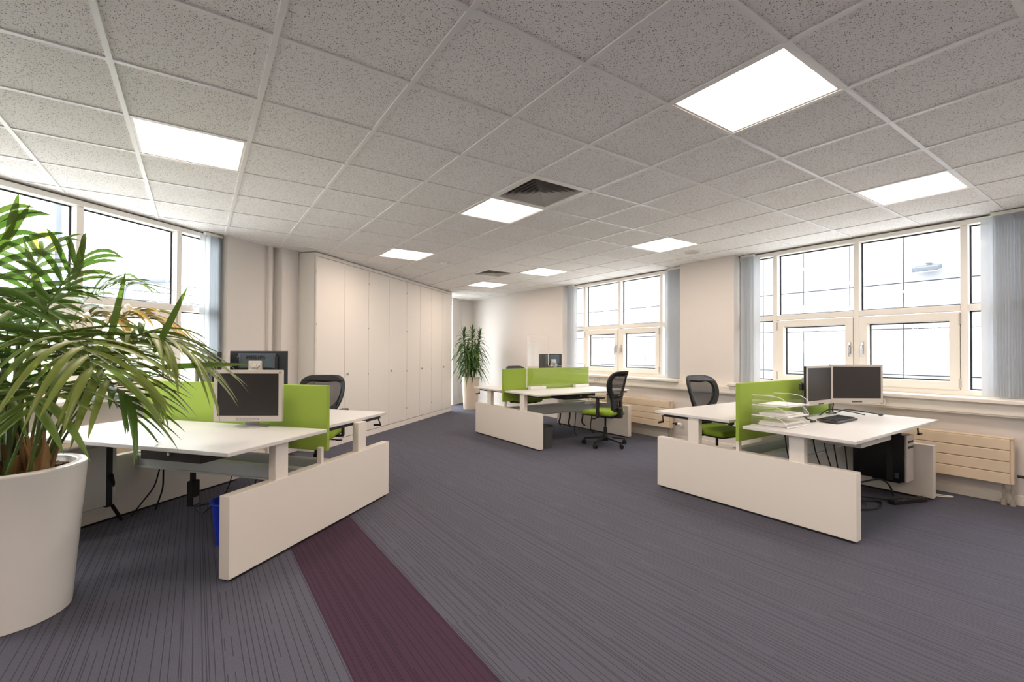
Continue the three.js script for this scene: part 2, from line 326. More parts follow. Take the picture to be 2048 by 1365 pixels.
// ---------------------------------------------------------------- ceiling fixtures
const near = ['over the near right bench', 'over the near left bench', 'beside the square air diffuser', 'by the near window wall', 'in front of the tall cabinets', 'by the window wall near the round ceiling speaker', 'beside the far air diffuser', 'nearest the bushy plant', 'between the palm and the back wall', 'near the middle of the back wall', 'near the back wall and the window wall', 'near the back wall on the palm side', 'added out of view over the planter end of the slanted wall', 'added out of view by the plain left wall', 'added out of view in the back left corner'];
lampCells.forEach(([l, m], i) => {
  const x = GX + (l + 0.5) * P6, z = GZ - (m + 0.5) * P6;
  const t = thing('ceiling_light', 'square glowing white ceiling panel light ' + near[i], 'light', [x, CEIL, z], 0, 'square panel lights in the ceiling');
  part(t, 'light_frame', rectFrame(-0.287, 0.287, -0.287, 0.287, 0.014, 0.0, 0.02).map((g) => g.rotateX(Math.PI / 2).translate(0, 0.024, 0)), M.white);
  part(t, 'light_body', [bx(-0.287, 0.287, 0.03, 0.08, -0.287, 0.287)], M.white);
  part(t, 'diffuser', [bx(-0.274, 0.274, 0.012, 0.02, -0.274, 0.274)], M.glow, 'glowing white diffuser');
  const r = new THREE.RectAreaLight(PANEL_COLOR, PANEL_LIGHT, 0.548, 0.548); r.rotation.x = -Math.PI / 2; r.position.set(0, 0.008, 0); r.name = 'panel_light'; t.add(r);
});
ventCells.forEach(([l, m], i) => {
  const x = GX + (l + 0.5) * P6, z = GZ - (m + 0.5) * P6;
  const t = thing('air_diffuser', i ? 'square louvred ceiling air diffuser between the two far panel lights' : 'square louvred ceiling air diffuser touching a panel light', 'vent', [x, CEIL, z], 0, 'square air diffusers');
  part(t, 'frame', rectFrame(-0.288, 0.288, -0.288, 0.288, 0.035, 0, 0.012).map((g) => g.rotateX(Math.PI / 2).translate(0, 0.014, 0)), M.white);
  part(t, 'duct_box', [bx(-0.285, 0.285, 0.18, 0.19, -0.285, 0.285), ...rectFrame(-0.285, 0.285, -0.285, 0.285, 0.006, 0, 0.17).map((g) => g.rotateX(Math.PI / 2).translate(0, 0.184, 0))], M.duct);
  for (let k = 0; k < 6; k++) {                     // nested square louvre rings, flaring outwards
    const a = 0.245 - k * 0.04, b = a - 0.034, P = [], f = (r, y) => [[-r, y, -r], [r, y, -r], [r, y, r], [-r, y, r]], o = f(a, 0.004), n = f(b, 0.036);
    for (let s = 0; s < 4; s++) { const A = o[s], B = o[(s + 1) % 4], C = n[(s + 1) % 4], D = n[s]; P.push(...A, ...B, ...C, ...A, ...C, ...D); const up = (q) => [q[0] * 0.994, q[1] + 0.003, q[2] * 0.994]; P.push(...up(A), ...up(C), ...up(B), ...up(A), ...up(D), ...up(C)); }
    const g = new THREE.BufferGeometry(); g.setAttribute('position', new THREE.Float32BufferAttribute(P, 3)); g.setAttribute('uv', new THREE.Float32BufferAttribute(new Float32Array(P.length / 3 * 2), 2)); g.computeVertexNormals();
    part(t, 'louvre', g, M.silver);
  }
});
{
  const t = thing('smoke_detector', 'small round white smoke detector on the ceiling before the cabinets', 'detector', [2.99, CEIL, -6.18]);
  part(t, 'base', [cyl(0.056, 0.06, -0.012, 0.007)], M.white); part(t, 'sensor_head', [lathe([[0.001, -0.045], [0.03, -0.045], [0.042, -0.034], [0.046, -0.012], [0.02, -0.012]], 24)], M.white);
  part(t, 'indicator', [rb(0.07, 0.13, -0.028, 0.007, -0.02, 0.02, 0.008)], M.white);
  const s = thing('ceiling_speaker', 'flat round white ceiling speaker by the column', 'speaker', [5.387, CEIL, -3.684]);
  part(s, 'rim', [new THREE.TorusGeometry(0.1, 0.008, 8, 32).rotateX(Math.PI / 2)], M.white); part(s, 'grille', [cyl(0.095, 0.095, -0.006, 0.007, 0, 0, 32)], M.silver);
}
// ---------------------------------------------------------------- window wall services
{
  const k = structure('trim_1', 'cable trunking running below the sills on the window wall'); part(k, 'trunking_body', [rb(5.965, 6.04, 0.775, 0.895, -7.2, 3.19, 0.006)], M.trim); part(k, 'trunking_lid', [rb(5.958, 5.97, 0.79, 0.88, -7.2, 3.19, 0.004)], M.trim);
  const s0 = thing('wall_socket', 'cream twin socket on the trunking behind the right monitor', 'socket', [5.958, 0.835, -2.18], 0, 'sockets on the trunking');
  part(s0, 'plate', [rb(-0.012, 0, -0.04, 0.04, -0.075, 0.075, 0.004)], M.trim);
  for (const z of [-0.037, 0.037]) part(s0, 'outlet', [new THREE.TorusGeometry(0.021, 0.004, 6, 20).rotateY(Math.PI / 2).translate(-0.012, 0, z), cyl(0.018, 0.018, -0.0005, 0.0005).rotateZ(Math.PI / 2).translate(-0.0125, 0, z)], M.silver);
  dup(s0, [5.958, 0.835, -1.86], 0, 'cream twin socket on the trunking to the right of the monitors');
  dup(s0, [5.958, 0.835, -6.02], 0, 'cream twin socket on the trunking behind the green desk chair');
}
function radiator(len, label, pos, turn) {     // local: wall plane at x = 0, face towards -x
  const t = thing('radiator', label, 'radiator', pos, turn, 'flat panel radiators under the sills'), z0 = -len / 2, z1 = len / 2;
  part(t, 'body', [rb(-0.115, -0.055, 0.19, 0.59, z0, z1, 0.006)], M.beige);
  for (let i = 0; i < 4; i++) part(t, 'radiator_panel', [rb(-0.135, -0.114, 0.192 + i * 0.1, 0.287 + i * 0.1, z0 + 0.02, z1 - 0.02, 0.005)], M.beige);
  part(t, 'top_grille', [rb(-0.13, -0.05, 0.588, 0.6, z0, z1, 0.004)], M.beige);
  for (const z of [z0 + 0.3, z1 - 0.3]) part(t, 'bracket', [bx(-0.06, -0.002, 0.3, 0.34, z - 0.02, z + 0.02)], M.beige);
  for (const z of [z1 - 0.065, z1 - 0.01]) part(t, 'pipe', [cyl(0.009, 0.009, 0, 0.2, -0.085, z, 12), cyl(0.02, 0.02, 0, 0.05, -0.085, z, 14), cyl(0.015, 0.015, 0.1, 0.14, -0.085, z, 12)], M.pipe);
  part(t, 'valve', [cyl(0.012, 0.012, 0, 0.05).rotateX(Math.PI / 2).translate(-0.09, 0.27, z1 + 0.02), cyl(0.02, 0.02, 0, 0.035).rotateX(Math.PI / 2).translate(-0.09, 0.27, z1 + 0.06)], M.black);
  part(t, 'valve_knob', [cyl(0.022, 0.02, 0, 0.06).rotateX(Math.PI / 2).translate(-0.09, 0.27, z1 + 0.105)], M.white);
  return t;
}
radiator(2.0, 'beige flat radiator with four horizontal panels behind the black computer', [6.038, 0, -1.87], 0);
radiator(2.0, 'beige flat radiator with four horizontal panels behind the black mesh chair with green seat', [6.038, 0, -5.41], 0);
radiator(2.0, 'beige flat radiator under the window behind the palm', wing(2.81, -4.63), TH + Math.PI / 2);
// ---------------------------------------------------------------- tall cabinets along the slanted wall
{
  const K1 = 0.09, K2 = 2.61;
  const cab = (d0, d1, n, label) => {
    const w = d1 - d0, t = thing('tall_cabinet', label, 'cabinet', wing((d0 + d1) / 2, -4.22), TH), dw = (w - 0.02) / n;
    part(t, 'carcass', [bx(-w / 2, w / 2, 0.085, CEIL - 0.004, -0.40, -0.026)], M.cabinet);
    part(t, 'plinth', [bx(-w / 2, w / 2, 0, 0.085, -0.36, -0.004)], M.cabinet);
    part(t, 'top_panel', [rb(-w / 2, w / 2, K2 + 0.004, CEIL - 0.004, -0.03, 0, 0.002)], M.cabinet);
    part(t, 'side_panel', [bx(-w / 2, -w / 2 + 0.01, 0.085, K2 + 0.004, -0.02, 0)], M.cabinet); part(t, 'side_panel', [bx(w / 2 - 0.01, w / 2, 0.085, K2 + 0.004, -0.02, 0)], M.cabinet);
    for (let i = 0; i < n; i++) {
      const a = -w / 2 + 0.01 + i * dw, b = a + dw, door = part(t, 'door', [rb(a + 0.0035, b - 0.0035, K1 + 0.003, K2 - 0.002, -0.018, 0, 0.002)], M.cabinet);
      if (i % 2) part(door, 'lock', [cyl(0.012, 0.012, 0, 0.014, 0, 0, 16).rotateX(Math.PI / 2).translate(a + 0.06, 1.005, 0), rb(a + 0.056, a + 0.064, 0.985, 1.022, 0.014, 0.03, 0.003)], M.chrome, 'chrome turn lock');
      for (const y of [0.3, 0.98, 1.7, 2.4]) part(door, 'hinge', [cyl(0.004, 0.004, y - 0.012, y + 0.012, i % 2 ? b - 0.001 : a + 0.001, 0.001, 8)], M.silverDark);
    }
    return t;
  };
  cab(5.154, 7.585, 4, 'white floor to ceiling cabinet with four wide doors beside the boxed column');
  cab(7.587, 9.60, 4, 'white floor to ceiling cabinet with four narrower doors next to the bushy plant');
}
// ---------------------------------------------------------------- back-to-back sit-stand benches
function makeBench(label, pos, turn, L, hw, sides, screen) {
  const t = thing('desk_bench', label, 'desk', pos, turn), PT = 0.075;
  for (const x of [0, L - PT]) {
    const p = part(t, 'end_panel', [rb(x, x + PT, 0.018, 0.5, -hw, hw, 0.003)], M.panel);
    part(p, 'foot', [bx(x + 0.012, x + PT - 0.012, 0, 0.02, -hw + 0.03, hw - 0.03)], M.black);
  }
  for (const s of [-1, 1]) part(t, 'beam', [bx(PT, L - PT, 0.385, 0.48, s * 0.14 - 0.006, s * 0.14 + 0.006), bx(PT, L - PT, 0.475, 0.485, s * 0.14 - 0.03, s * 0.14 + 0.03), bx(PT, L - PT, 0.38, 0.39, s * 0.14 - 0.03, s * 0.14 + 0.03)], M.beam, 'grey steel beam');
  part(t, 'cable_tray', [bx(PT + 0.2, L - PT - 0.2, 0.36, 0.364, -0.11, 0.11)], M.beam);
  for (const q of sides) {
    const s = q.s, H = q.H, za = Math.min(q.z0, q.z1), zb = Math.max(q.z0, q.z1);
    part(t, 'tabletop', [rb(q.x0, q.x1, H - 0.025, H, za, zb, 0.004)], M.desk);
    for (const x of [PT / 2, L - PT / 2]) {
      part(t, 'post', [rb(x - 0.028, x + 0.028, 0.495, H - 0.026, s * 0.45 - 0.056, s * 0.45 + 0.056, 0.004)], M.panel);
      part(t, 'support_arm', [bx(x + (x < L / 2 ? 0.03 : -0.06), x + (x < L / 2 ? 0.06 : -0.03), H - 0.05, H - 0.026, Math.min(s * 0.1, s * 0.82), Math.max(s * 0.1, s * 0.82))], M.black);
    }
    part(t, 'rail', [bx(PT / 2 + 0.03, L - PT / 2 - 0.03, H - 0.05, H - 0.026, Math.min(s * 0.38, s * 0.42), Math.max(s * 0.38, s * 0.42))], M.black);
    if (q.crank !== undefined) {
      const x = q.crank, z = s * 0.8, dir = q.dir ?? 1;
      part(t, 'crank', [rod(V(x, H - 0.045, s * 0.5), V(x, H - 0.045, z), 0.006), rod(V(x, H - 0.045, z), V(x - 0.02 * dir, H - 0.105, z + s * 0.01), 0.006), rod(V(x - 0.022 * dir, H - 0.108, z + s * 0.01), V(x + 0.05 * dir, H - 0.112, z + s * 0.012), 0.01)], M.black, 'black folding crank handle');
    }
    if (q.drawer) {
      const [a, b] = q.drawer, zf = s > 0 ? q.z1 - 0.09 : q.z0 + 0.09;
      const dr = part(t, 'drawer', [rb(a, b, H - 0.105, H - 0.027, Math.min(zf, zf - s * 0.32), Math.max(zf, zf - s * 0.32), 0.004)], q.drawerMat ?? M.black);
      part(dr, 'lock', [cyl(0.011, 0.011, 0, 0.012, 0, 0, 14).rotateX(Math.PI / 2).translate((a + b) / 2, H - 0.06, s > 0 ? zf : zf - 0.012)], M.chrome);
    }
  }
  part(t, 'divider_screen', [rb(screen[0], screen[1], 0.59, 1.083, -0.016, 0.016, 0.004)], M.green, 'lime green fabric screen');
  for (const x of [0.045, L - 0.045]) part(t, 'screen_post', [rb(x - 0.02, x + 0.02, 0.48, 0.62, -0.045, -0.017, 0.003)], M.panel);
  return t;
}
makeBench('white double desk bench with green screen carrying two monitors and letter trays', [3.83, 0, -2.165], 0, 1.8, 0.848,
  [{ s: 1, H: 0.737, x0: -0.085, x1: 1.795, z0: 0.075, z1: 0.872, crank: 1.48, drawer: [0.28, 0.9], drawerMat: M.silver }, { s: -1, H: 0.757, x0: -0.01, x1: 1.80, z0: -0.87, z1: -0.085, crank: 0.02, dir: -1 }], [-0.03, 1.72]);
makeBench('white double desk bench with green screen in front of the bushy plant', [3.82, 0, -5.80], 0, 1.83, 0.856,
  [{ s: 1, H: 0.757, x0: -0.01, x1: 1.8, z0: 0.03, z1: 0.84, drawer: [0.55, 1.15] }, { s: -1, H: 0.757, x0: -0.02, x1: 1.8, z0: -0.88, z1: -0.07, crank: 0.03, dir: -1 }], [-0.03, 1.72]);
makeBench('white double desk bench with green screen beside the big palm', wing(2.975, -2.315), TH + Math.PI / 2, 1.83, 0.86,
  [{ s: -1, H: 0.77, x0: -0.055, x1: 1.80, z0: -0.925, z1: -0.085, drawer: [0.25, 0.74] }, { s: 1, H: 0.768, x0: 0.055, x1: 1.83, z0: 0.045, z1: 0.915, crank: 0.08 }], [0.0, 1.87]);

// ---------------------------------------------------------------- office chairs
function makeChair(label, pos, turn, arms = true) {          // faces local +z
  const t = thing('office_chair', label, 'chair', pos, turn, 'black mesh office chairs');
  for (let i = 0; i < 5; i++) {
    const a = i * Math.PI * 2 / 5 + 0.35, sh = new THREE.Shape([[-0.03, 0.0], [0.03, 0.0], [0.018, 0.3], [-0.018, 0.3]].map(([x, y]) => new THREE.Vector2(x, y)));
    const g = new THREE.ExtrudeGeometry(sh, { depth: 0.024, bevelEnabled: true, bevelSize: 0.004, bevelThickness: 0.004, bevelSegments: 1 }); g.rotateX(Math.PI / 2); g.translate(0, 0.03, 0);
    const p = g.attributes.position; for (let k = 0; k < p.count; k++) { const r = p.getZ(k); p.setY(k, p.getY(k) * (1 - r * 1.2) + 0.105 - r * 0.1); }
    g.computeVertexNormals(); g.rotateY(a);
    part(t, 'base_leg', [g], M.black);
    const c = V(Math.sin(a) * 0.3, 0, Math.cos(a) * 0.3), w = a + 0.9;
    const wheel = (o) => cyl(0.029, 0.029, -0.009, 0.009, 0, 0, 18).rotateZ(Math.PI / 2).translate(o, 0.03, 0.012);
    part(t, 'castor', [merge([wheel(-0.016), wheel(0.016), cyl(0.009, 0.009, 0.03, 0.085, 0, 0, 10), rb(-0.026, 0.026, 0.032, 0.062, -0.012, 0.02, 0.008)]).rotateY(w).translate(c.x, 0, c.z)], M.rubber);
  }
  part(t, 'hub', [cyl(0.045, 0.036, 0.07, 0.16, 0, 0, 20)], M.black); part(t, 'gas_lift', [cyl(0.026, 0.026, 0.15, 0.26), cyl(0.014, 0.014, 0.25, 0.42)], M.black);
  part(t, 'mechanism', [rb(-0.09, 0.09, 0.405, 0.445, -0.16, 0.12, 0.012), rod(V(0.08, 0.42, 0.02), V(0.25, 0.405, 0.04), 0.006), rb(0.22, 0.28, 0.398, 0.41, 0.02, 0.06, 0.004)], M.black);
  { // cushion
    const g = new RoundedBoxGeometry(0.49, 0.075, 0.47, 5, 0.035), p = g.attributes.position;
    for (let i = 0; i < p.count; i++) { const x = p.getX(i), z = p.getZ(i); let y = p.getY(i); if (y > 0) y += 0.02 * (1 - (x / 0.25) ** 2) - 0.03 * Math.max(0, z - 0.1) / 0.14; p.setX(i, x * (1 - 0.12 * Math.max(0, -z) / 0.235)); p.setY(i, y); }
    g.computeVertexNormals(); g.translate(0, 0.485, 0.03); part(t, 'seat', [g], M.seat, 'lime green upholstered seat');
    part(t, 'seat_pan', [rb(-0.21, 0.21, 0.435, 0.458, -0.19, 0.24, 0.01)], M.black);
  }
  const bend = (g) => { const p = g.attributes.position; for (let i = 0; i < p.count; i++) { const x = p.getX(i), y = p.getY(i), s = Math.max(0, Math.min(1, (y - 0.5) / 0.57)); p.setZ(i, p.getZ(i) - 0.215 - 0.09 * s + 0.06 * Math.sin(s * Math.PI) * 0.6 + 1.15 * x * x); } g.computeVertexNormals(); return g; };
  const outline = () => { const s = new THREE.Shape(); s.moveTo(-0.12, 0.5); s.bezierCurveTo(-0.15, 0.6, -0.125, 0.66, -0.16, 0.71); s.bezierCurveTo(-0.22, 0.8, -0.245, 0.88, -0.235, 0.97); s.bezierCurveTo(-0.225, 1.05, -0.17, 1.068, -0.1, 1.07); s.lineTo(0.1, 1.07); s.bezierCurveTo(0.17, 1.068, 0.225, 1.05, 0.235, 0.97); s.bezierCurveTo(0.245, 0.88, 0.22, 0.8, 0.16, 0.71); s.bezierCurveTo(0.125, 0.66, 0.15, 0.6, 0.12, 0.5); s.closePath(); return s; };
  const hole = (S) => { const s = new S(); s.moveTo(-0.11, 0.742); s.bezierCurveTo(-0.17, 0.8, -0.205, 0.87, -0.197, 0.95); s.bezierCurveTo(-0.19, 1.0, -0.15, 1.012, -0.1, 1.005); s.bezierCurveTo(-0.04, 0.995, 0.04, 0.995, 0.1, 1.005); s.bezierCurveTo(0.15, 1.012, 0.19, 1.0, 0.197, 0.95); s.bezierCurveTo(0.205, 0.87, 0.17, 0.8, 0.11, 0.742); s.bezierCurveTo(0.06, 0.715, -0.06, 0.715, -0.11, 0.742); return s; };
  const sh = outline(); sh.holes.push(hole(THREE.Path));
  const sl = new THREE.Path(); sl.moveTo(-0.06, 0.56); sl.lineTo(-0.05, 0.66); sl.lineTo(0.05, 0.66); sl.lineTo(0.06, 0.56); sl.closePath(); sh.holes.push(sl);
  const back = part(t, 'backrest', [bend(new THREE.ExtrudeGeometry(sh, { depth: 0.022, bevelEnabled: true, bevelSize: 0.007, bevelThickness: 0.007, bevelSegments: 2, curveSegments: 10 }))], M.black);
  const mg = new THREE.ExtrudeGeometry(hole(THREE.Shape), { depth: 0.002, bevelEnabled: false, curveSegments: 10 }); mg.translate(0, 0, 0.012);
  part(back, 'mesh', [bend(mg)], M.mesh, 'dark see-through mesh');
  part(t, 'back_bar', [rb(-0.035, 0.035, 0.42, 0.56, -0.262, -0.215, 0.012), rb(-0.035, 0.035, 0.41, 0.44, -0.25, -0.1, 0.008)], M.black);
  if (arms) for (const s of [-1, 1]) {
    const a = part(t, 'armrest', [rb(s * 0.27 - 0.014, s * 0.27 + 0.014, 0.44, 0.7, -0.055, -0.005, 0.01), rb(Math.min(s * 0.12, s * 0.28), Math.max(s * 0.12, s * 0.28), 0.43, 0.452, -0.055, -0.005, 0.008)], M.black);
    part(a, 'arm_pad', [rb(s * 0.265 - 0.04, s * 0.265 + 0.04, 0.695, 0.722, -0.13, 0.12, 0.012, 3)], M.black);
  }
  return t;
}
const chairM = makeChair('black mesh office chair with green seat turned beside the radiator', [4.87, 0, -4.74], Math.PI + 0.25);
dup(chairM, [4.8, 0, -2.97], -0.1, 'black mesh office chair with green seat behind the desk with letter trays');
dup(chairM, [4.9, 0, -6.8], 0.1, 'black mesh office chair half hidden behind the far green screen');
dup(chairM, wing(4.12, -3.36), TH - Math.PI / 2 + 0.36, 'black mesh office chair in front of the tall cabinets');
// ---------------------------------------------------------------- monitors
const font = await new FontLoader().loadAsync('fonts/droid/droid_sans_bold.typeface.json');
function panelMonitor(t, w, h, y0, body, bezel, opt = {}) {           // screen faces local +z, bottom edge at y0
  const b = opt.bezel ?? 0.017, bb = opt.chin ?? 0.035;
  part(t, 'housing', [rb(-w / 2, w / 2, y0, y0 + h, -0.03, -0.004, 0.006), rb(-w * 0.36, w * 0.36, y0 + h * 0.12, y0 + h * 0.86, -0.055, -0.028, 0.014)], body);
  part(t, 'bezel', [bx(-w / 2, w / 2, y0 + h - b, y0 + h, -0.006, 0.004), bx(-w / 2, w / 2, y0, y0 + bb, -0.006, 0.004), bx(-w / 2, -w / 2 + b, y0 + bb, y0 + h - b, -0.006, 0.004), bx(w / 2 - b, w / 2, y0 + bb, y0 + h - b, -0.006, 0.004)], bezel);
  part(t, 'screen', [bx(-w / 2 + b, w / 2 - b, y0 + bb, y0 + h - b, -0.004, 0.0005)], M.screen, 'dark switched-off screen');
  if (opt.strip) part(t, 'button_strip', [rb(-0.05, 0.05, y0 + 0.004, y0 + 0.013, 0.003, 0.006, 0.0015)], opt.stripMat ?? M.black);
}
const FACE = -0.5991;                                                   // turned towards the middle of the aisle
{
  const t = thing('monitor', 'silver framed switched-off monitor on an oval foot beside the palm', 'monitor', wing(2.775, -2.87, 0.7705), FACE + 0.03);
  panelMonitor(t, 0.503, 0.385, 0.045, M.silver, M.silver, { bezel: 0.026, chin: 0.042 });
  part(t, 'button_panel', [rb(-0.085, 0.085, 0.053, 0.068, 0.003, 0.0055, 0.002)], M.silverDark);
  for (let i = 0; i < 6; i++) part(t, 'button', [rb(-0.075 + i * 0.026, -0.055 + i * 0.026, 0.057, 0.063, 0.005, 0.0065, 0.001)], M.silver);
  part(t, 'stand_neck', [rb(-0.05, 0.05, 0.008, 0.1, -0.075, -0.045, 0.008)], M.silver);
  part(t, 'stand_base', [lathe([[0.001, 0.018], [0.07, 0.016], [0.115, 0.009], [0.125, 0.003], [0.125, 0], [0.001, 0]], 48).scale(1, 1, 0.72).translate(0, 0, -0.05)], M.steel, 'silver oval foot');
  part(t, 'sticker', [bx(0.229, 0.239, 0.405, 0.415, 0.004, 0.0046)], M.black);
}
function backMonitor(label, pos, turn, w, h, y0, letters, H) {
  const t = thing('monitor', label, 'monitor', [pos[0], H, pos[2]], turn), Y = y0 - H;
  panelMonitor(t, w, h, Y, M.navyDark, M.navyDark, {});
  const g = new THREE.BoxGeometry(w * 0.66, h * 0.42, 0.03), p = g.attributes.position;
  for (let i = 0; i < p.count; i++) if (p.getZ(i) < 0) { p.setX(i, p.getX(i) * 0.84); p.setY(i, p.getY(i) * 0.9); }
  g.computeVertexNormals(); g.translate(0, Y + h * 0.72, -0.062); part(t, 'back_cover', [g], M.navy);
  if (letters) { const tg = new TextGeometry(letters, { font, size: 0.034, depth: 0.002, curveSegments: 4 }); tg.computeBoundingBox(); tg.translate(-(tg.boundingBox.max.x) / 2, 0, 0); tg.rotateY(Math.PI); tg.translate(0, Y + h * 0.77, -0.0795); part(t, 'lettering', [tg], M.black, 'raised dark maker lettering'); }
  part(t, 'mount_plate', [rb(-0.06, 0.06, Y + h * 0.36, Y + h * 0.36 + 0.12, -0.092, -0.055, 0.006)], M.silver);
  part(t, 'bracket', [rb(-0.015, 0.015, Y + h * 0.3, Y + h * 0.62, -0.105, -0.085, 0.005).rotateZ(0), rod(V(-0.06, Y + h * 0.36, -0.095), V(0.05, Y + h * 0.62, -0.095), 0.009), rod(V(0.06, Y + h * 0.36, -0.095), V(-0.05, Y + h * 0.62, -0.095), 0.009)], M.silver, 'light metal cross bracket');
  part(t, 'arm_pole', [cyl(0.017, 0.017, 0, Y + h * 0.55, 0, -0.13, 16), rb(-0.03, 0.03, Y + h * 0.42, Y + h * 0.5, -0.15, -0.09, 0.006)], M.steel);
  part(t, 'clamp', [rb(-0.045, 0.045, 0, 0.014, -0.17, -0.09, 0.004)], M.steel);
  return t;
}
backMonitor('dark back of a wide monitor with maker lettering behind the silver monitor', [0.495, 0, -4.965], FACE + Math.PI + 0.05, 0.52, 0.33, 1.012, 'PHILIPS', 0.7685);
backMonitor('dark back of a second monitor turned towards the window by the palm', [0.13, 0, -5.19], FACE + Math.PI - 0.75, 0.5, 0.33, 1.0, '', 0.7685);
backMonitor('dark back of a monitor showing above the far green screen', [5.03, 0, -6.2], Math.PI + 0.1, 0.52, 0.33, 0.975, '', 0.7575);
function armMonitor(label, c, turn, y0, pole) {
  const t = thing('monitor', label, 'monitor', [c[0], 0.7375, c[1]], turn), Y = y0 - 0.7375;
  panelMonitor(t, 0.505, 0.37, Y, M.black, M.silver, { bezel: 0.018, chin: 0.042, strip: true });
  part(t, 'mount', [rb(-0.05, 0.05, Y + 0.13, Y + 0.23, -0.085, -0.05, 0.006)], M.black);
  const inv = V(pole[0] - c[0], 0, pole[1] - c[1]).applyAxisAngle(V(0, 1, 0), -turn);
  part(t, 'arm', [rod(V(0, Y + 0.18, -0.08), V(inv.x, Y + 0.18, inv.z), 0.016)], M.darkGrey);
  part(t, 'pole', [cyl(0.019, 0.019, 0.006, 0.37, inv.x, inv.z, 18)], M.steel);
  part(t, 'clamp_foot', [rb(inv.x - 0.035, inv.x + 0.035, 0, 0.014, inv.z - 0.035, inv.z + 0.035, 0.005)], M.steel);
  part(t, 'pole_collar', [cyl(0.028, 0.028, Y + 0.15, Y + 0.21, inv.x, inv.z, 16), rb(inv.x - 0.075, inv.x - 0.02, Y + 0.14, Y + 0.2, inv.z - 0.015, inv.z + 0.015, 0.005), rod(V(inv.x, Y + 0.17, inv.z), V(inv.x + 0.06, Y + 0.12, inv.z + 0.02), 0.007)], M.darkGrey);
  return t;
}
armMonitor('wide silver framed monitor facing the aisle on the right desk', [5.33, -1.83], FACE, 0.86, [5.27, -2.03]);
armMonitor('silver framed monitor turned sideways beside the green screen', [4.93, -1.985], -0.05, 0.85, [4.77, -2.06]);

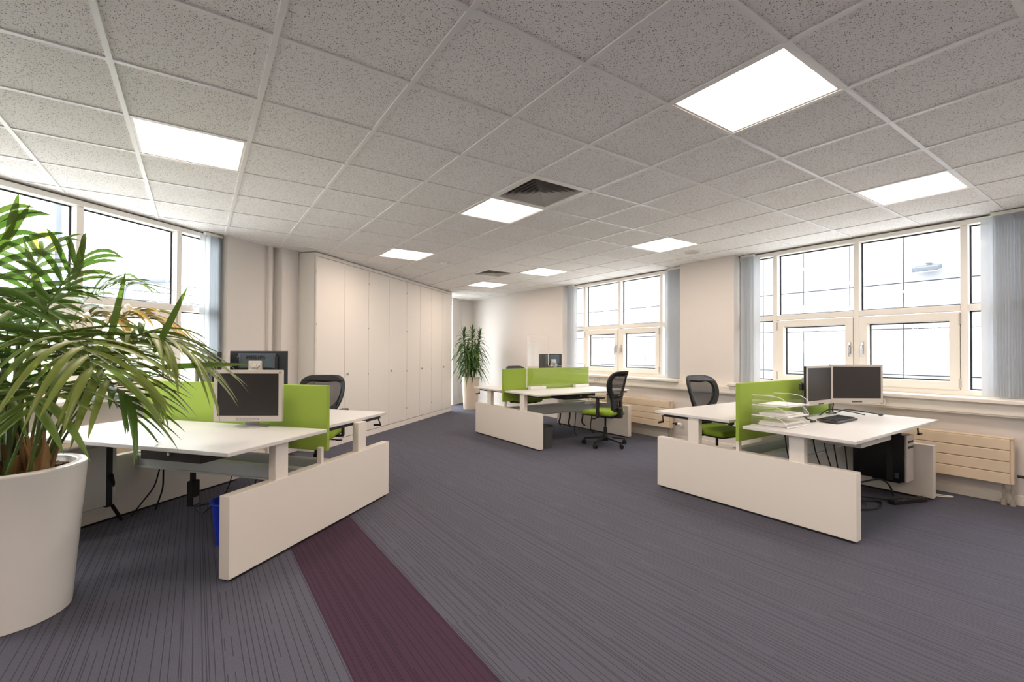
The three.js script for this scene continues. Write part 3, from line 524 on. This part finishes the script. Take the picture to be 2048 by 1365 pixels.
// ---------------------------------------------------------------- things on the right bench
{
  const H = 0.737;
  const k = thing('keyboard', 'dark grey computer keyboard on the right desk', 'keyboard', [4.73, H + 0.001, -1.77], 0.02);
  { const g = new RoundedBoxGeometry(0.44, 0.016, 0.165, 2, 0.005); const p = g.attributes.position; for (let i = 0; i < p.count; i++) p.setY(i, p.getY(i) + 0.009 + (0.0825 - p.getZ(i)) * 0.07); g.computeVertexNormals(); part(k, 'case', [g], M.darkGrey); }
  const keys = []; for (let r = 0; r < 6; r++) for (let c = 0; c < 22; c++) { if (c === 15 || c === 18 || (r === 5 && c > 3 && c < 9)) continue; keys.push(bx(-0.206 + c * 0.0188, -0.206 + c * 0.0188 + 0.0155, 0.016, 0.023, -0.066 + r * 0.022, -0.066 + r * 0.022 + 0.018).translate(0, (0.0825 - (-0.066 + r * 0.022)) * 0.07, 0)); }
  keys.push(bx(-0.125, -0.03, 0.016, 0.023, 0.044, 0.062));
  part(k, 'keys', keys, M.black).userData.kind = 'stuff';
  // stacked clear letter trays, open towards the sitter (+z)
  const W = 0.36, D = 0.29, hT = 0.082, x0 = 3.87, z0 = -2.085;
  const side = () => { const s = new THREE.Shape(); s.moveTo(0, 0); s.lineTo(D, 0); s.lineTo(D, 0.016); s.bezierCurveTo(D * 0.92, 0.06, D * 0.78, 0.075, D * 0.6, hT); s.lineTo(0, hT); s.closePath(); return s; };
  const names = ['lowest clear letter tray full of papers', 'middle clear letter tray between two others', 'topmost clear letter tray holding white sheets'];
  for (let i = 0; i < 3; i++) {
    const t = thing('letter_tray', names[i] + ' at the green screen', 'tray', [x0, H + 0.001 + i * (hT + 0.003), z0 + i * 0.004], 0, 'clear stacked letter trays');
    part(t, 'tray_floor', [bx(0, W, 0.002, 0.006, 0, D)], M.acrylic); part(t, 'back_wall', [bx(0, W, 0.006, hT - 0.002, 0, 0.003)], M.acrylic);
    for (const x of [0, W - 0.003]) {
      const g = new THREE.ExtrudeGeometry(side(), { depth: 0.003, bevelEnabled: false, curveSegments: 8 }); g.rotateY(-Math.PI / 2); g.translate(x + 0.003, 0, 0); const sw = part(t, 'side_wall', [g], M.acrylic);
      part(sw, 'edge', [tube([[x + 0.0015, hT, 0.002], [x + 0.0015, hT, D * 0.58], [x + 0.0015, 0.07, D * 0.8], [x + 0.0015, 0.045, D * 0.93], [x + 0.0015, 0.016, D]], 0.0022, 20, 5), tube([[x + 0.0015, 0.003, 0], [x + 0.0015, 0.003, D]], 0.0022, 2, 5)], M.acrylicEdge);
    }
    part(t, 'front_lip', [rb(0, W, 0.002, 0.014, D - 0.004, D, 0.0015)], M.acrylicEdge);
  }
  const sheets = [[14, 0.0022, 'thick pile of papers in the lowest letter tray'], [5, 0.003, 'thin pile of papers in the middle letter tray'], [3, 0.002, 'few white sheets in the topmost letter tray']];
  sheets.forEach(([n, h, lab], i) => {
    const t = thing('paper_pile', lab, 'paper', [x0 + W / 2, H + 0.008 + i * (hT + 0.003), z0 + D / 2 + 0.01], 0, 'papers in the letter trays');
    for (let j = 0; j < n; j++) { const m = part(t, 'sheet', bx(-0.15, 0.15, j * h, j * h + h * 0.82, -0.108, 0.108), j % 5 === 3 ? M.trim : M.paper); m.rotation.y = rr(-0.05, 0.05); m.position.set(rr(-0.008, 0.008), 0, rr(-0.008, 0.01)); }
  });
  const cableThing = (label, pts, r, mat = M.cable, plug) => { const p0 = pts[0], t = thing('cable', label, 'cable', p0, 0); part(t, 'cord', [tube(pts.map((p) => [p[0] - p0[0], p[1] - p0[1], p[2] - p0[2]]), r, 40)], mat); if (plug) { const e = pts[pts.length - 1]; part(t, 'plug', [rb(-0.03, 0.03, -0.008, 0.008, -0.012, 0.012, 0.004).translate(e[0] - p0[0], e[1] - p0[1], e[2] - p0[2])], M.navy); } return t; };
  const y = H + 0.006;
  cableThing('black video cable with plug lying across the right desk', [[5.25, H + 0.11, -2.0], [5.2, H + 0.02, -1.98], [5.28, H + 0.05, -1.9], [5.42, H + 0.03, -1.8], [5.50, y + 0.004, -1.69]], 0.005, M.cable, true);
  cableThing('black looped cable behind the keyboard on the right desk', [[5.0, y, -2.02], [5.1, y + 0.05, -1.98], [5.25, y + 0.03, -1.86], [5.38, y, -1.78]], 0.005);
  cableThing('short black cable with plug left of the keyboard', [[4.75, y, -2.03], [4.62, y, -1.98], [4.55, y, -1.9], [4.47, y + 0.004, -1.86]], 0.0045, M.cable, true);
  // suspended computer under the desk
  const pc = thing('desktop_computer', 'black computer tower hung under the right desk', 'computer', [5.435, 0.14, -1.66]);
  part(pc, 'case', [rb(-0.09, 0.09, 0.02, 0.45, -0.21, 0.19, 0.006)], M.blackGloss); part(pc, 'front_bezel', [rb(-0.09, 0.09, 0.02, 0.45, 0.19, 0.212, 0.01)], M.silver, 'light grey front');
  part(pc, 'front_slots', [bx(-0.07, 0.07, 0.38, 0.40, 0.211, 0.214), bx(-0.07, 0.07, 0.33, 0.35, 0.211, 0.214)], M.black);
  part(pc, 'holder', [bx(-0.095, 0.095, 0.008, 0.02, -0.05, 0.16), bx(-0.095, -0.0905, 0.008, 0.57, 0.06, 0.11), bx(0.0905, 0.095, 0.008, 0.57, 0.06, 0.11), bx(-0.095, 0.095, 0.451, 0.57, -0.06, 0.12)], M.black);
  part(pc, 'label_sticker', [bx(-0.0915, -0.09, 0.05, 0.10, 0.12, 0.15)], M.navy);
  const drop = [[4.15, 0.69, 0.10, 4.3], [4.22, 0.69, 0.2, 4.33], [4.30, 0.69, 0.04, 4.42], [4.45, 0.69, 0.05, 4.70], [4.58, 0.69, 0.06, 4.78], [4.68, 0.69, 0.05, 4.74], [4.82, 0.69, 0.07, 4.80]];
  drop.forEach(([x, ya, yb, xe], i) => { const z = -1.95 + 0.03 * i; cableThing('black cable hanging under the right desk', [[x, ya, z], [x + 0.01, 0.5, z + 0.02], [(x + xe) / 2, 0.25, z + 0.05], [xe, yb, z + 0.06], [xe + 0.1, 0.008, z + 0.16]], 0.005).userData.group = 'cables hanging under the right desk'; });
  cableThing('black power cable looping from the computer to the floor', [[4.95, 0.012, -1.95], [5.1, 0.13, -1.75], [5.3, 0.16, -1.62], [5.36, 0.1, -1.58], [5.38, 0.012, -1.56]], 0.008);
  const strip = thing('power_strip', 'black power strip lying on the carpet under the hung computer', 'power strip', [5.3, 0, -1.43], -0.35);
  part(strip, 'body', [rb(-0.2, 0.2, 0, 0.04, -0.028, 0.028, 0.008)], M.black); for (let i = 0; i < 4; i++) part(strip, 'outlet', [cyl(0.019, 0.019, 0.038, 0.043, -0.13 + i * 0.085, 0, 16)], M.darkGrey);
  cableThing('coiled black cables on the carpet under the right desk', [[4.3, 0.008, -1.75], [4.6, 0.008, -1.62], [4.9, 0.01, -1.7], [5.1, 0.008, -1.58], [4.8, 0.012, -1.52], [4.6, 0.008, -1.7], [5.0, 0.016, -1.8], [5.23, 0.012, -1.5]], 0.007);
  cableThing('thin white cable looped on the carpet by the radiator', [[5.63, 0.006, -1.6], [5.72, 0.006, -1.4], [5.80, 0.006, -1.27], [5.85, 0.006, -1.24], [5.82, 0.006, -1.33], [5.74, 0.006, -1.55], [5.68, 0.006, -1.75]], 0.005, M.white);

  // ------------------------------------------------------------- middle bench
  const h = 0.757;
  const dv = thing('acrylic_divider', 'clear acrylic screen with white feet on the far desk bench', 'screen', [4.2, h + 0.0005, -5.74]);
  part(dv, 'tall_sheet', [bx(0, 0.42, 0.04, 0.85, -0.003, 0.003)], M.acrylic); part(dv, 'sheet_edge', [bx(-0.003, 0.002, 0.03, 0.85, -0.004, 0.004), bx(0.418, 0.421, 0.37, 0.85, -0.0035, 0.0035), bx(0, 0.42, 0.848, 0.851, -0.0035, 0.0035)], M.acrylicEdge);
  part(dv, 'low_sheet', [bx(0.42, 1.3, 0.02, 0.36, -0.003, 0.003)], M.acrylic); part(dv, 'low_edge', [bx(0.42, 1.3, 0.358, 0.361, -0.0035, 0.0035), bx(1.298, 1.301, 0.02, 0.36, -0.0035, 0.0035)], M.acrylicEdge);
  for (const x of [0.04, 0.96]) part(dv, 'foot', [rb(x, x + 0.3, 0, 0.045, -0.03, 0.05, 0.004)], M.white, 'white block foot');
  const ps = thing('reflection_sheet', 'white sheet painted in for a window reflection in the clear acrylic screen', 'paper', [4.22, h + 0.36, -5.746]); part(ps, 'sheet', [bx(0, 0.21, 0.0, 0.36, -0.001, 0.001)], M.paper);  // window reflection in the acrylic, put in as a solid white sheet
  const bin = thing('waste_bin', 'dark grey round waste bin under the far desk bench', 'bin', [4.045, 0, -5.12]);
  part(bin, 'body', [lathe([[0.001, 0.006], [0.1, 0.006], [0.1, 0], [0.112, 0], [0.132, 0.295], [0.135, 0.3], [0.127, 0.3], [0.108, 0.012]], 32)], M.darkGrey);
  part(bin, 'rim', [new THREE.TorusGeometry(0.132, 0.004, 6, 32).rotateX(Math.PI / 2).translate(0, 0.3, 0)], M.black);
  [[4.72, 0.02, 0.2, 0.012], [4.9, 0.04, 0.16, 0.014], [5.02, 0.05, 0.01, 0.006], [5.2, 0.02, 0.15, 0.012], [5.38, 0.04, 0.01, 0.008]].forEach(([x, o, e, r], i) => { const z = -5.58 + o; cableThing('black cable hanging under the far desk bench', [[x, 0.38, z], [x - 0.015, 0.3, z + 0.01], [x - 0.05, e + 0.06, z + 0.03], [x - 0.04 + i * 0.012, e, z + 0.05]], r).userData.group = 'cables hanging under the far desk bench'; });

  // ------------------------------------------------------------- left bench, in the slanted frame
  const W3 = (d, n, yy) => wing(d, n, yy);
  const gp = thing('desktop_computer', 'light grey computer hung under the desk behind the big planter', 'computer', wing(2.30, -3.93, 0.18), TH);
  part(gp, 'case', [rb(-0.22, 0.22, 0.01, 0.46, -0.09, 0.09, 0.006)], M.silver); part(gp, 'front_bezel', [rb(-0.235, -0.22, 0.01, 0.46, -0.09, 0.09, 0.006)], M.silver);
  part(gp, 'strap', [bx(0.15, 0.19, 0.0, 0.565, 0.09, 0.094), bx(0.15, 0.19, 0.0, 0.565, -0.094, -0.09), bx(0.15, 0.19, 0.0, 0.01, -0.094, 0.094), bx(0.14, 0.2, 0.455, 0.565, -0.05, 0.05)], M.black, 'black hanging strap');
  cableThing('black strap end trailing to the carpet behind the planter', [W3(2.47, -3.82, 0.42), W3(2.50, -3.85, 0.33), W3(2.49, -3.88, 0.26), W3(2.56, -3.95, 0.16), W3(2.65, -3.98, 0.01)], 0.014);
  cableThing('black cable forming the left half of a loop under the left desk', [W3(2.85, -3.85, 0.374), W3(2.84, -3.9, 0.22), W3(2.78, -3.95, 0.1), W3(2.72, -3.98, 0.008)], 0.006);
  cableThing('black cable dropping straight from the beam under the left desk', [W3(2.88, -3.85, 0.374), W3(2.89, -3.87, 0.2), W3(2.9, -3.92, 0.1), W3(2.89, -3.95, 0.008)], 0.006);
  cableThing('thin black cable beside the power adapter', [W3(2.95, -3.2, 0.355), W3(2.93, -3.25, 0.2), W3(2.9, -3.4, 0.06), W3(2.95, -3.5, 0.006)], 0.004);
  cableThing('thin black cable curling on the carpet beside the blue bin', [W3(3.0, -3.0, 0.355), W3(3.0, -3.05, 0.2), W3(2.96, -3.1, 0.02), W3(3.1, -3.3, 0.006), W3(3.2, -3.6, 0.006), W3(3.05, -3.7, 0.006), W3(2.95, -3.55, 0.006)], 0.004);
  const pa = thing('power_adapter', 'black power adapter block hanging below the left desk beam', 'adapter', wing(2.86, -3.5, 0.05), TH + 0.2);
  part(pa, 'block', [rb(-0.04, 0.04, 0.05, 0.25, -0.025, 0.025, 0.006)], M.black); part(pa, 'clip', [rb(-0.025, 0.015, 0.25, 0.325, -0.012, 0.012, 0.004)], M.black); part(pa, 'adapter_label', [bx(-0.03, 0.03, 0.06, 0.12, 0.025, 0.0256)], M.silverDark);
  const bb = thing('waste_bin', 'blue plastic waste bin behind the left end panel', 'bin', wing(2.60, -2.80), TH);
  part(bb, 'body', [lathe([[0.001, 0.006], [0.1, 0.006], [0.1, 0], [0.11, 0], [0.138, 0.27], [0.15, 0.285], [0.15, 0.3], [0.13, 0.3], [0.107, 0.012]], 32)], M.blue);
}
// ---------------------------------------------------------------- plants
const leafMat = (r, g, b, tr = 0.22) => new THREE.MeshPhysicalMaterial({ color: new THREE.Color().setRGB(r, g, b), roughness: 0.42, transmission: tr, thickness: 0, side: THREE.DoubleSide });
const LEAF = [leafMat(0.085, 0.18, 0.022), leafMat(0.16, 0.22, 0.028), leafMat(0.46, 0.32, 0.05), leafMat(0.05, 0.12, 0.025), leafMat(0.115, 0.2, 0.025)];
const STEM = std([86, 110, 48], 0.6), STEMDARK = std([62, 74, 40], 0.6), BARK = std([120, 92, 62], 0.95), FIBRE = std([160, 124, 84], 0.95), DARKBARK = std([84, 66, 48], 0.95);
function ribbon(p0, dir, up, L, W, droop, segs = 6, fold = 0.25) {
  const P = [], U = [], I = []; let prev = null;
  for (let i = 0; i <= segs; i++) {
    const t = i / segs, c = p0.clone().addScaledVector(dir, L * t); c.y -= droop * L * t * t;
    const tan = dir.clone(); tan.y -= 2 * droop * t; tan.normalize();
    const side = new THREE.Vector3().crossVectors(tan, up).normalize(), nor = new THREE.Vector3().crossVectors(side, tan).normalize();
    const w = W * 1.5 * Math.pow(t + 0.03, 0.42) * Math.pow(1 - t, 0.72) + 0.0006;
    const a = c.clone().addScaledVector(side, -w / 2).addScaledVector(nor, w * fold), b = c.clone().addScaledVector(side, w / 2).addScaledVector(nor, w * fold);
    P.push(...a.toArray(), ...c.toArray(), ...b.toArray()); U.push(0, t, 0.5, t, 1, t);
    if (i) { const k = i * 3, j = k - 3; I.push(j, j + 1, k, j + 1, k + 1, k, j + 1, j + 2, k + 1, j + 2, k + 2, k + 1); }
  }
  const g = new THREE.BufferGeometry(); g.setAttribute('position', new THREE.Float32BufferAttribute(P, 3)); g.setAttribute('uv', new THREE.Float32BufferAttribute(U, 2)); g.setIndex(I); g.computeVertexNormals(); return g;
}
{
  const PX = -0.79, PZ = -3.385;
  const pot = thing('planter', 'tall tapered glossy white planter holding the palm', 'planter', [PX, 0, PZ]);
  part(pot, 'vessel', [lathe([[0.001, 0.02], [0.235, 0.02], [0.24, 0], [0.25, 0.004], [0.305, 0.745], [0.303, 0.755], [0.262, 0.757], [0.256, 0.75], [0.25, 0.66], [0.001, 0.66]], 72)], M.pot);
  const sg = (() => { const g = new THREE.CircleGeometry(0.252, 40, 0, Math.PI * 2); const q = new THREE.RingGeometry(0.001, 0.252, 40, 10); q.rotateX(-Math.PI / 2); const p = q.attributes.position; for (let i = 0; i < p.count; i++) p.setY(i, 0.705 + (rnd() - 0.5) * 0.02); q.computeVertexNormals(); return q; })();
  part(pot, 'soil', [sg], M.soil);
  const chips = []; for (let i = 0; i < 320; i++) { const a = rr(0, 6.28), r = 0.245 * Math.sqrt(rnd()), s = rr(0.008, 0.02); chips.push(new THREE.BoxGeometry(s * 1.8, s * 0.4, s).rotateX(rr(-0.6, 0.6)).rotateY(rr(0, 3.1)).rotateZ(rr(-0.5, 0.5)).translate(Math.cos(a) * r, 0.715 + rr(0, 0.01), Math.sin(a) * r)); }
  part(pot, 'bark_mulch', chips, BARK).userData.kind = 'stuff';

  const palm = thing('palm', 'large feathery palm with arching green and yellowing fronds in a white planter', 'plant', [PX, 0.7, PZ]);
  const fronds = [
    [[-0.74, .70, -3.48], [-0.70, 1.76, -3.80], [-0.38, 1.50, -3.65], 10, 0.27, 2], [[-0.69, .70, -3.33], [-0.50, 1.55, -3.13], [-0.34, 1.21, -2.84], 8, 0.32, 1], [[-0.69, .70, -3.38], [-0.45, 1.48, -3.27], [-0.21, 1.16, -3.17], 9, 0.30, 1],
    [[-0.67, .70, -3.43], [-0.34, 1.74, -3.37], [0.01, 1.25, -3.21], 12, 0.36, 1], [[-0.74, .70, -3.48], [-0.51, 1.83, -3.74], [-0.15, 1.49, -3.61], 12, 0.32, 2],
    [[-0.79, .70, -3.38], [-0.73, 1.50, -3.28], [-0.48, 1.81, -3.17], 10, 0.36, 0], [[-0.69, .70, -3.28], [-0.53, 1.69, -3.08], [-0.37, 1.27, -2.68], 8, 0.36, 1],
    [[-0.84, .70, -3.28], [-0.64, 1.37, -3.10], [-0.72, 1.13, -2.92], 8, 0.34, 0], [[-0.67, .70, -3.38], [-0.39, 1.37, -3.17], [-0.27, 1.05, -3.09], 8, 0.30, 0],
    [[-0.89, .70, -3.38], [-0.91, 1.71, -3.52], [-0.88, 2.05, -3.50], 9, 0.34, 0], [[-0.79, .70, -3.48], [-0.87, 1.74, -3.74], [-0.75, 1.94, -3.84], 9, 0.34, 0],
    [[-0.69, .70, -3.48], [-0.74, 1.79, -4.01], [-0.37, 1.77, -3.88], 10, 0.34, 0], [[-0.66, .70, -3.38], [-0.34, 1.62, -3.26], [-0.14, 1.38, -3.12], 9, 0.34, 1],
    [[-0.67, .70, -3.48], [-0.56, 1.53, -3.77], [-0.28, 1.30, -3.82], 10, 0.32, 0], [[-0.65, .70, -3.40], [-0.47, 1.24, -3.47], [-0.36, 0.98, -3.58], 7, 0.28, 3],
    [[-0.77, .70, -3.26], [-0.53, 1.35, -2.91], [-0.56, 1.10, -2.69], 8, 0.30, 4], [[-0.79, .70, -3.33], [-0.63, 1.60, -3.21], [-0.55, 1.35, -2.92], 8, 0.32, 4],
    [[-0.84, .70, -3.43], [-0.84, 1.83, -3.59], [-0.73, 1.55, -3.28], 8, 0.34, 0], [[-0.89, .70, -3.28], [-0.82, 1.57, -3.10], [-0.93, 1.22, -3.00], 9, 0.34, 3],
    [[-0.91, .70, -3.38], [-1.06, 1.74, -3.87], [-1.17, 1.37, -3.83], 9, 0.34, 3], [[-0.79, .70, -3.50], [-0.90, 1.80, -4.24], [-1.03, 1.57, -4.5], 9, 0.34, 3]];
  const restOnDesk = (g) => {                              // tips that reach the desk lie on it
    const p = g.attributes.position;
    for (let i = 0; i < p.count; i++) { const x = p.getX(i) + PX, z = p.getZ(i) + PZ, d = x * DX + z * DZ, n = x * NX + z * NZ; if (d > 2.02 && n < -2.2 && p.getY(i) + 0.7 < 0.775) p.setY(i, 0.076); }
    return g;
  };
  let used = 0;
  fronds.forEach(([b, c, e, n, L, k], fi) => {
    const o = V(PX, 0.7, PZ), B = V(...b).sub(o), C = V(...c).sub(o), E = V(...e).sub(o), cv = new THREE.QuadraticBezierCurve3(B, C, E);
    const g = new THREE.TubeGeometry(cv, 26, 0.0085, 6), p = g.attributes.position;   // tapering rachis
    for (let i = 0; i < p.count; i++) { const ring = Math.floor(i / 7), q = cv.getPointAt(ring / 26), s = 1 - 0.82 * ring / 26; p.setXYZ(i, q.x + (p.getX(i) - q.x) * s, q.y + (p.getY(i) - q.y) * s, q.z + (p.getZ(i) - q.z) * s); }
    const frond = part(palm, 'frond', [g], k === 3 ? STEMDARK : STEM, k === 2 ? 'yellowing arching frond' : undefined), loose = [];
    for (let i = 0; i < n * 2; i++) {
      const t = 0.46 + 0.54 * (Math.floor(i / 2) + 0.5 * (i % 2)) / (n - 0.5), s = i % 2 ? 1 : -1, q = cv.getPoint(Math.min(1, t)), tan = cv.getTangent(Math.min(1, t));
      const side = new THREE.Vector3().crossVectors(tan, V(0, 1, 0)); if (side.lengthSq() < 0.02) side.set(1, 0, 0); side.normalize().multiplyScalar(s);
      const up = new THREE.Vector3().crossVectors(side, tan).multiplyScalar(s).normalize(); if (up.y < 0) up.negate();
      const f = 0.35 + 0.75 * (t - 0.46) / 0.54, dir = side.clone().multiplyScalar(1 - 0.45 * (t - 0.46)).addScaledVector(tan, f).addScaledVector(up, 0.3 + rr(-0.12, 0.12)).normalize();
      const len = L * (0.72 + 0.5 * Math.sin(Math.PI * Math.min(1, (t - 0.4) / 0.62))) * rr(0.85, 1.1);
      const geo = restOnDesk(ribbon(q, dir, up, len, rr(0.036, 0.048), rr(0.3, 0.66) * (k === 2 || k === 1 ? 1.1 : 0.85), 7)), mk = rnd() < 0.16 ? (k === 2 ? 1 : 4) : k;
      if (used < 290) { part(frond, 'leaflet', geo, LEAF[mk]); used++; } else loose.push(geo);
    }
    if (loose.length) part(frond, 'leaflets', loose, LEAF[k]).userData.kind = 'stuff';
  });
  const spears = [[[-0.40, 1.35, -3.30], [-0.32, 1.79, -3.24]], [[-0.19, 1.33, -3.09], [-0.04, 1.70, -2.99]], [[-0.82, 1.92, -3.46], [-0.77, 2.17, -3.42]], [[-0.82, 1.84, -3.34], [-0.69, 2.08, -3.25]], [[-0.53, 1.71, -3.26], [-0.48, 1.97, -3.23]], [[-0.21, 1.25, -3.17], [0.25, 1.28, -2.98]], [[-0.63, 1.50, -3.27], [-0.72, 1.92, -3.27]], [[-0.33, 1.49, -3.37], [-0.11, 1.38, -3.16]]];
  for (const [a, b] of spears) { const o = V(PX, 0.7, PZ), A = V(...a).sub(o), d = V(...b).sub(o).sub(A), L = d.length(); part(palm, 'spear_leaf', ribbon(A, d.normalize(), V(0.5, 0.3, 1), L, 0.045, 0.02, 7), LEAF[4]); }
  for (let i = 0; i < 30; i++) {                           // leaf stalks rising from the soil
    const a = rr(0, 6.28), r = rr(0.02, 0.17), x = Math.cos(a) * r, z = Math.sin(a) * r, l = rr(0.3, 0.75);
    part(palm, 'stalk', [tube([[x, 0, z], [x * 1.15, l * 0.5, z * 1.15], [x * 1.5 + rr(-0.05, 0.05), l, z * 1.5 + rr(-0.05, 0.05)]], rr(0.005, 0.009), 8, 5)], rnd() < 0.7 ? STEMDARK : STEM);
  }
  for (const [x, z, r, h] of [[0.13, 0.05, 0.05, 0.16], [0.02, -0.02, 0.045, 0.1], [-0.17, 0.06, 0.045, 0.28]]) {       // fibrous leaf bases
    part(palm, 'leaf_base', [cyl(r * 1.15, r * 0.6, 0, h, x, z, 12)], FIBRE);
    for (let i = 0; i < 7; i++) { const a = i * 0.9 + rr(0, 0.4), l = rr(0.07, 0.15); part(palm, 'cut_stalk', [rod(V(x + Math.cos(a) * r * 0.8, 0.01, z + Math.sin(a) * r * 0.8), V(x + Math.cos(a) * r * 1.7, h * 0.6 + l, z + Math.sin(a) * r * 1.7), 0.011, 7, 0.006)], rnd() < 0.6 ? FIBRE : BARK); }
  }

  // far bushy plant
  const FX = 5.27, FZ = -9.42;
  const fp = thing('planter', 'tapered cream planter holding the bushy plant by the end wall', 'planter', [FX, 0, FZ]);
  part(fp, 'vessel', [lathe([[0.001, 0.02], [0.15, 0.02], [0.155, 0], [0.162, 0.004], [0.205, 0.742], [0.203, 0.75], [0.185, 0.75], [0.18, 0.68], [0.001, 0.68]], 48)], M.potFar);
  part(fp, 'soil', [cyl(0.18, 0.18, 0.68, 0.71, 0, 0, 32)], M.soil);
  const dr = thing('dracaena', 'bushy dark green strap-leaved plant in a cream planter', 'plant', [FX, 0.70, FZ]);
  const canes = [[0.03, -0.04, 1.12, 0.04, 40], [-0.07, 0.03, 0.66, -0.08, 40], [0.06, 0.06, 0.36, 0.1, 36], [-0.1, -0.02, 1.08, -0.13, 36], [0.1, 0.0, 1.06, 0.2, 36], [-0.02, 0.08, 0.42, -0.12, 36], [0.05, 0.02, 0.72, 0.16, 36]];
  canes.forEach(([x, z, h, lean, n]) => {
    const top = V(x + lean * 0.9, h, z - lean * 0.4), cane = part(dr, 'cane', [rod(V(x, 0, z), top, 0.016, 8, 0.012)], DARKBARK);
    for (let i = 0; i < n; i++) {
      const a = i * 2.4 + rr(-0.2, 0.2), u = i / n, el = 0.15 + 1.3 * Math.pow(u, 2.2), q = V(x, 0, z).lerp(top, 1 - 0.45 * (1 - u)), dir = V(Math.cos(a) * Math.cos(el), Math.sin(el) + 0.2, Math.sin(a) * Math.cos(el)).normalize();
      part(cane, 'leaf', ribbon(q, dir, V(0.2, 1, 0.3), rr(0.34, 0.44) * (1 - 0.3 * u), rr(0.055, 0.07), 0.35 + 1.0 * (1 - u), 6, 0.18), LEAF[rnd() < 0.75 ? 3 : 0]);
    }
  });
}
// ---------------------------------------------------------------- outside
{
  const fb = thing('panel_building', 'white panel clad building outside the right windows', 'building', [12, -0.2, -6.0]);
  part(fb, 'core', [bx(0.05, 6, 0, 6.0, -14, 9)], M.facadeJoint);
  const P = 0.9455, cell = rb(-0.03, 0.06, 0.008, P - 0.008, 0.008, P - 0.008, 0.004, 1);
  for (let i = 0; i < 24; i++) for (let j = 0; j < 6; j++) { const m = part(fb, 'cladding_panel', cell, M.facade); m.position.set(0, 0.147 + j * P, -2.71 + 6 - 0.58 + (i - 16) * P); }
  const fl = thing('floodlight', 'small grey floodlight fixed on the white panel building', 'lamp', [11.985, 3.05, -2.87]);
  part(fl, 'bracket', [rb(-0.2, 0, 0.06, 0.12, -0.05, 0.05, 0.01)], M.silver); part(fl, 'lamp_head', [rb(-0.36, -0.1, -0.03, 0.06, -0.2, 0.2, 0.02).rotateZ(0.25)], M.post); part(fl, 'lens', [rb(-0.34, -0.13, -0.05, -0.028, -0.17, 0.17, 0.008).rotateZ(0.25)], M.white);
  const gr = thing('street_ground', 'grey paved ground outside the windows', 'ground', [0, -0.25, 0]); gr.userData.kind = 'structure';
  part(gr, 'paving', [bx(-60, 60, -0.1, 0, -70, 60)], M.asphalt);
  const wl = thing('garden_wall', 'long pale concrete wall across the street', 'wall', wing(6, -17, -0.25), TH);
  part(wl, 'wall_body', [bx(-22, 22, 0, 2.6, -0.15, 0.15)], std([196, 196, 192], 0.9)); part(wl, 'coping', [rb(-22, 22, 2.6, 2.68, -0.2, 0.2, 0.01)], M.silver);
  const shrubMat = [leafMat(0.10, 0.22, 0.06, 0.2), leafMat(0.07, 0.15, 0.05, 0.2)];
  [[-1, -10.5], [0.9, -11], [2.6, -10.4], [4.2, -11.2], [5.8, -10.6], [7.6, -11]].forEach(([d, n], k) => {
    const t = thing('shrub', 'low green shrub growing outside the street windows', 'shrub', wing(d, n, -0.25), 0, 'shrubs outside the street windows'), gs = [];
    for (let i = 0; i < 420; i++) { const a = rr(0, 6.28), e = rr(0.05, 1.5), r = rr(0.55, 1), q = V(Math.cos(a) * Math.cos(e) * 0.85 * r, 0.35 + Math.sin(e) * 0.95 * r, Math.sin(a) * Math.cos(e) * 0.7 * r); gs.push(ribbon(q, V(rr(-1, 1), rr(-0.4, 1), rr(-1, 1)).normalize(), V(0.1, 1, 0.2), rr(0.1, 0.16), rr(0.04, 0.07), 0.2, 3)); }
    part(t, 'foliage', gs, shrubMat[k % 2]).userData.kind = 'stuff'; part(t, 'stem', [cyl(0.05, 0.04, 0, 0.8)], BARK);
  });
  const lampPost = (label, x, z, h, dirx, dirz, reach) => {
    const t = thing('street_lamp', label, 'street lamp', [x, -0.25, z], 0, 'street lamps beyond the window');
    part(t, 'pole', [cyl(0.09, 0.055, 0, h * 0.9, 0, 0, 14)], M.post);
    part(t, 'arm', [tube([[0, h * 0.88, 0], [dirx * reach * 0.12, h * 0.96, dirz * reach * 0.12], [dirx * reach * 0.55, h, dirz * reach * 0.55], [dirx * reach, h * 1.01, dirz * reach]], 0.05, 20, 8)], M.post);
    part(t, 'lamp_head', [rb(-0.55, 0.55, -0.09, 0.09, -0.16, 0.16, 0.06, 3).rotateY(Math.atan2(-dirz, dirx)).translate(dirx * (reach + 0.45), h * 1.015, dirz * (reach + 0.45))], M.post);
  };
  lampPost('street lamp with curved arm seen between the palm tips', -2.62, -25.98, 4.5, 0.82, 0.57, 0.9);
  lampPost('distant thin street lamp seen behind the palm', -4.2, -33.2, 5.75, -0.8, -0.5, 0.7);
  const sp = thing('sign_post', 'tall grey post with a yellow ring sign seen above the palm', 'sign', [-2.99, -0.25, -16.53]);
  part(sp, 'post', [cyl(0.07, 0.07, 0, 6.3, 0, 0, 14)], M.post); part(sp, 'camera_box', [rb(-0.5, 0.1, 5.95, 6.3, -0.12, 0.12, 0.02)], M.post);
  const yel = std([176, 170, 10], 0.6); part(sp, 'ring_sign', [new THREE.TorusGeometry(0.2, 0.07, 10, 32).translate(-0.22, 4.32, 0.12), rb(-0.03, 0.03, -0.18, 0.18, -0.04, 0.04, 0.01).rotateZ(-0.6).translate(-0.42, 4.0, 0.12)], yel, 'yellow ring sign');
  for (const y of [4.3, 3.9, 3.5]) { const t = thing('overhead_wire', 'thin overhead wire strung across the street', 'wire', [0, y, -26.5], 0, 'overhead wires across the street'); part(t, 'strand', [rod(V(-14, 0.35, 2), V(14, -0.3, -2.5), 0.03, 6)], M.post); }
}
scene.traverse((o) => { if (o.isMesh) { o.castShadow = true; o.receiveShadow = true; } });
renderer.render(scene, camera);
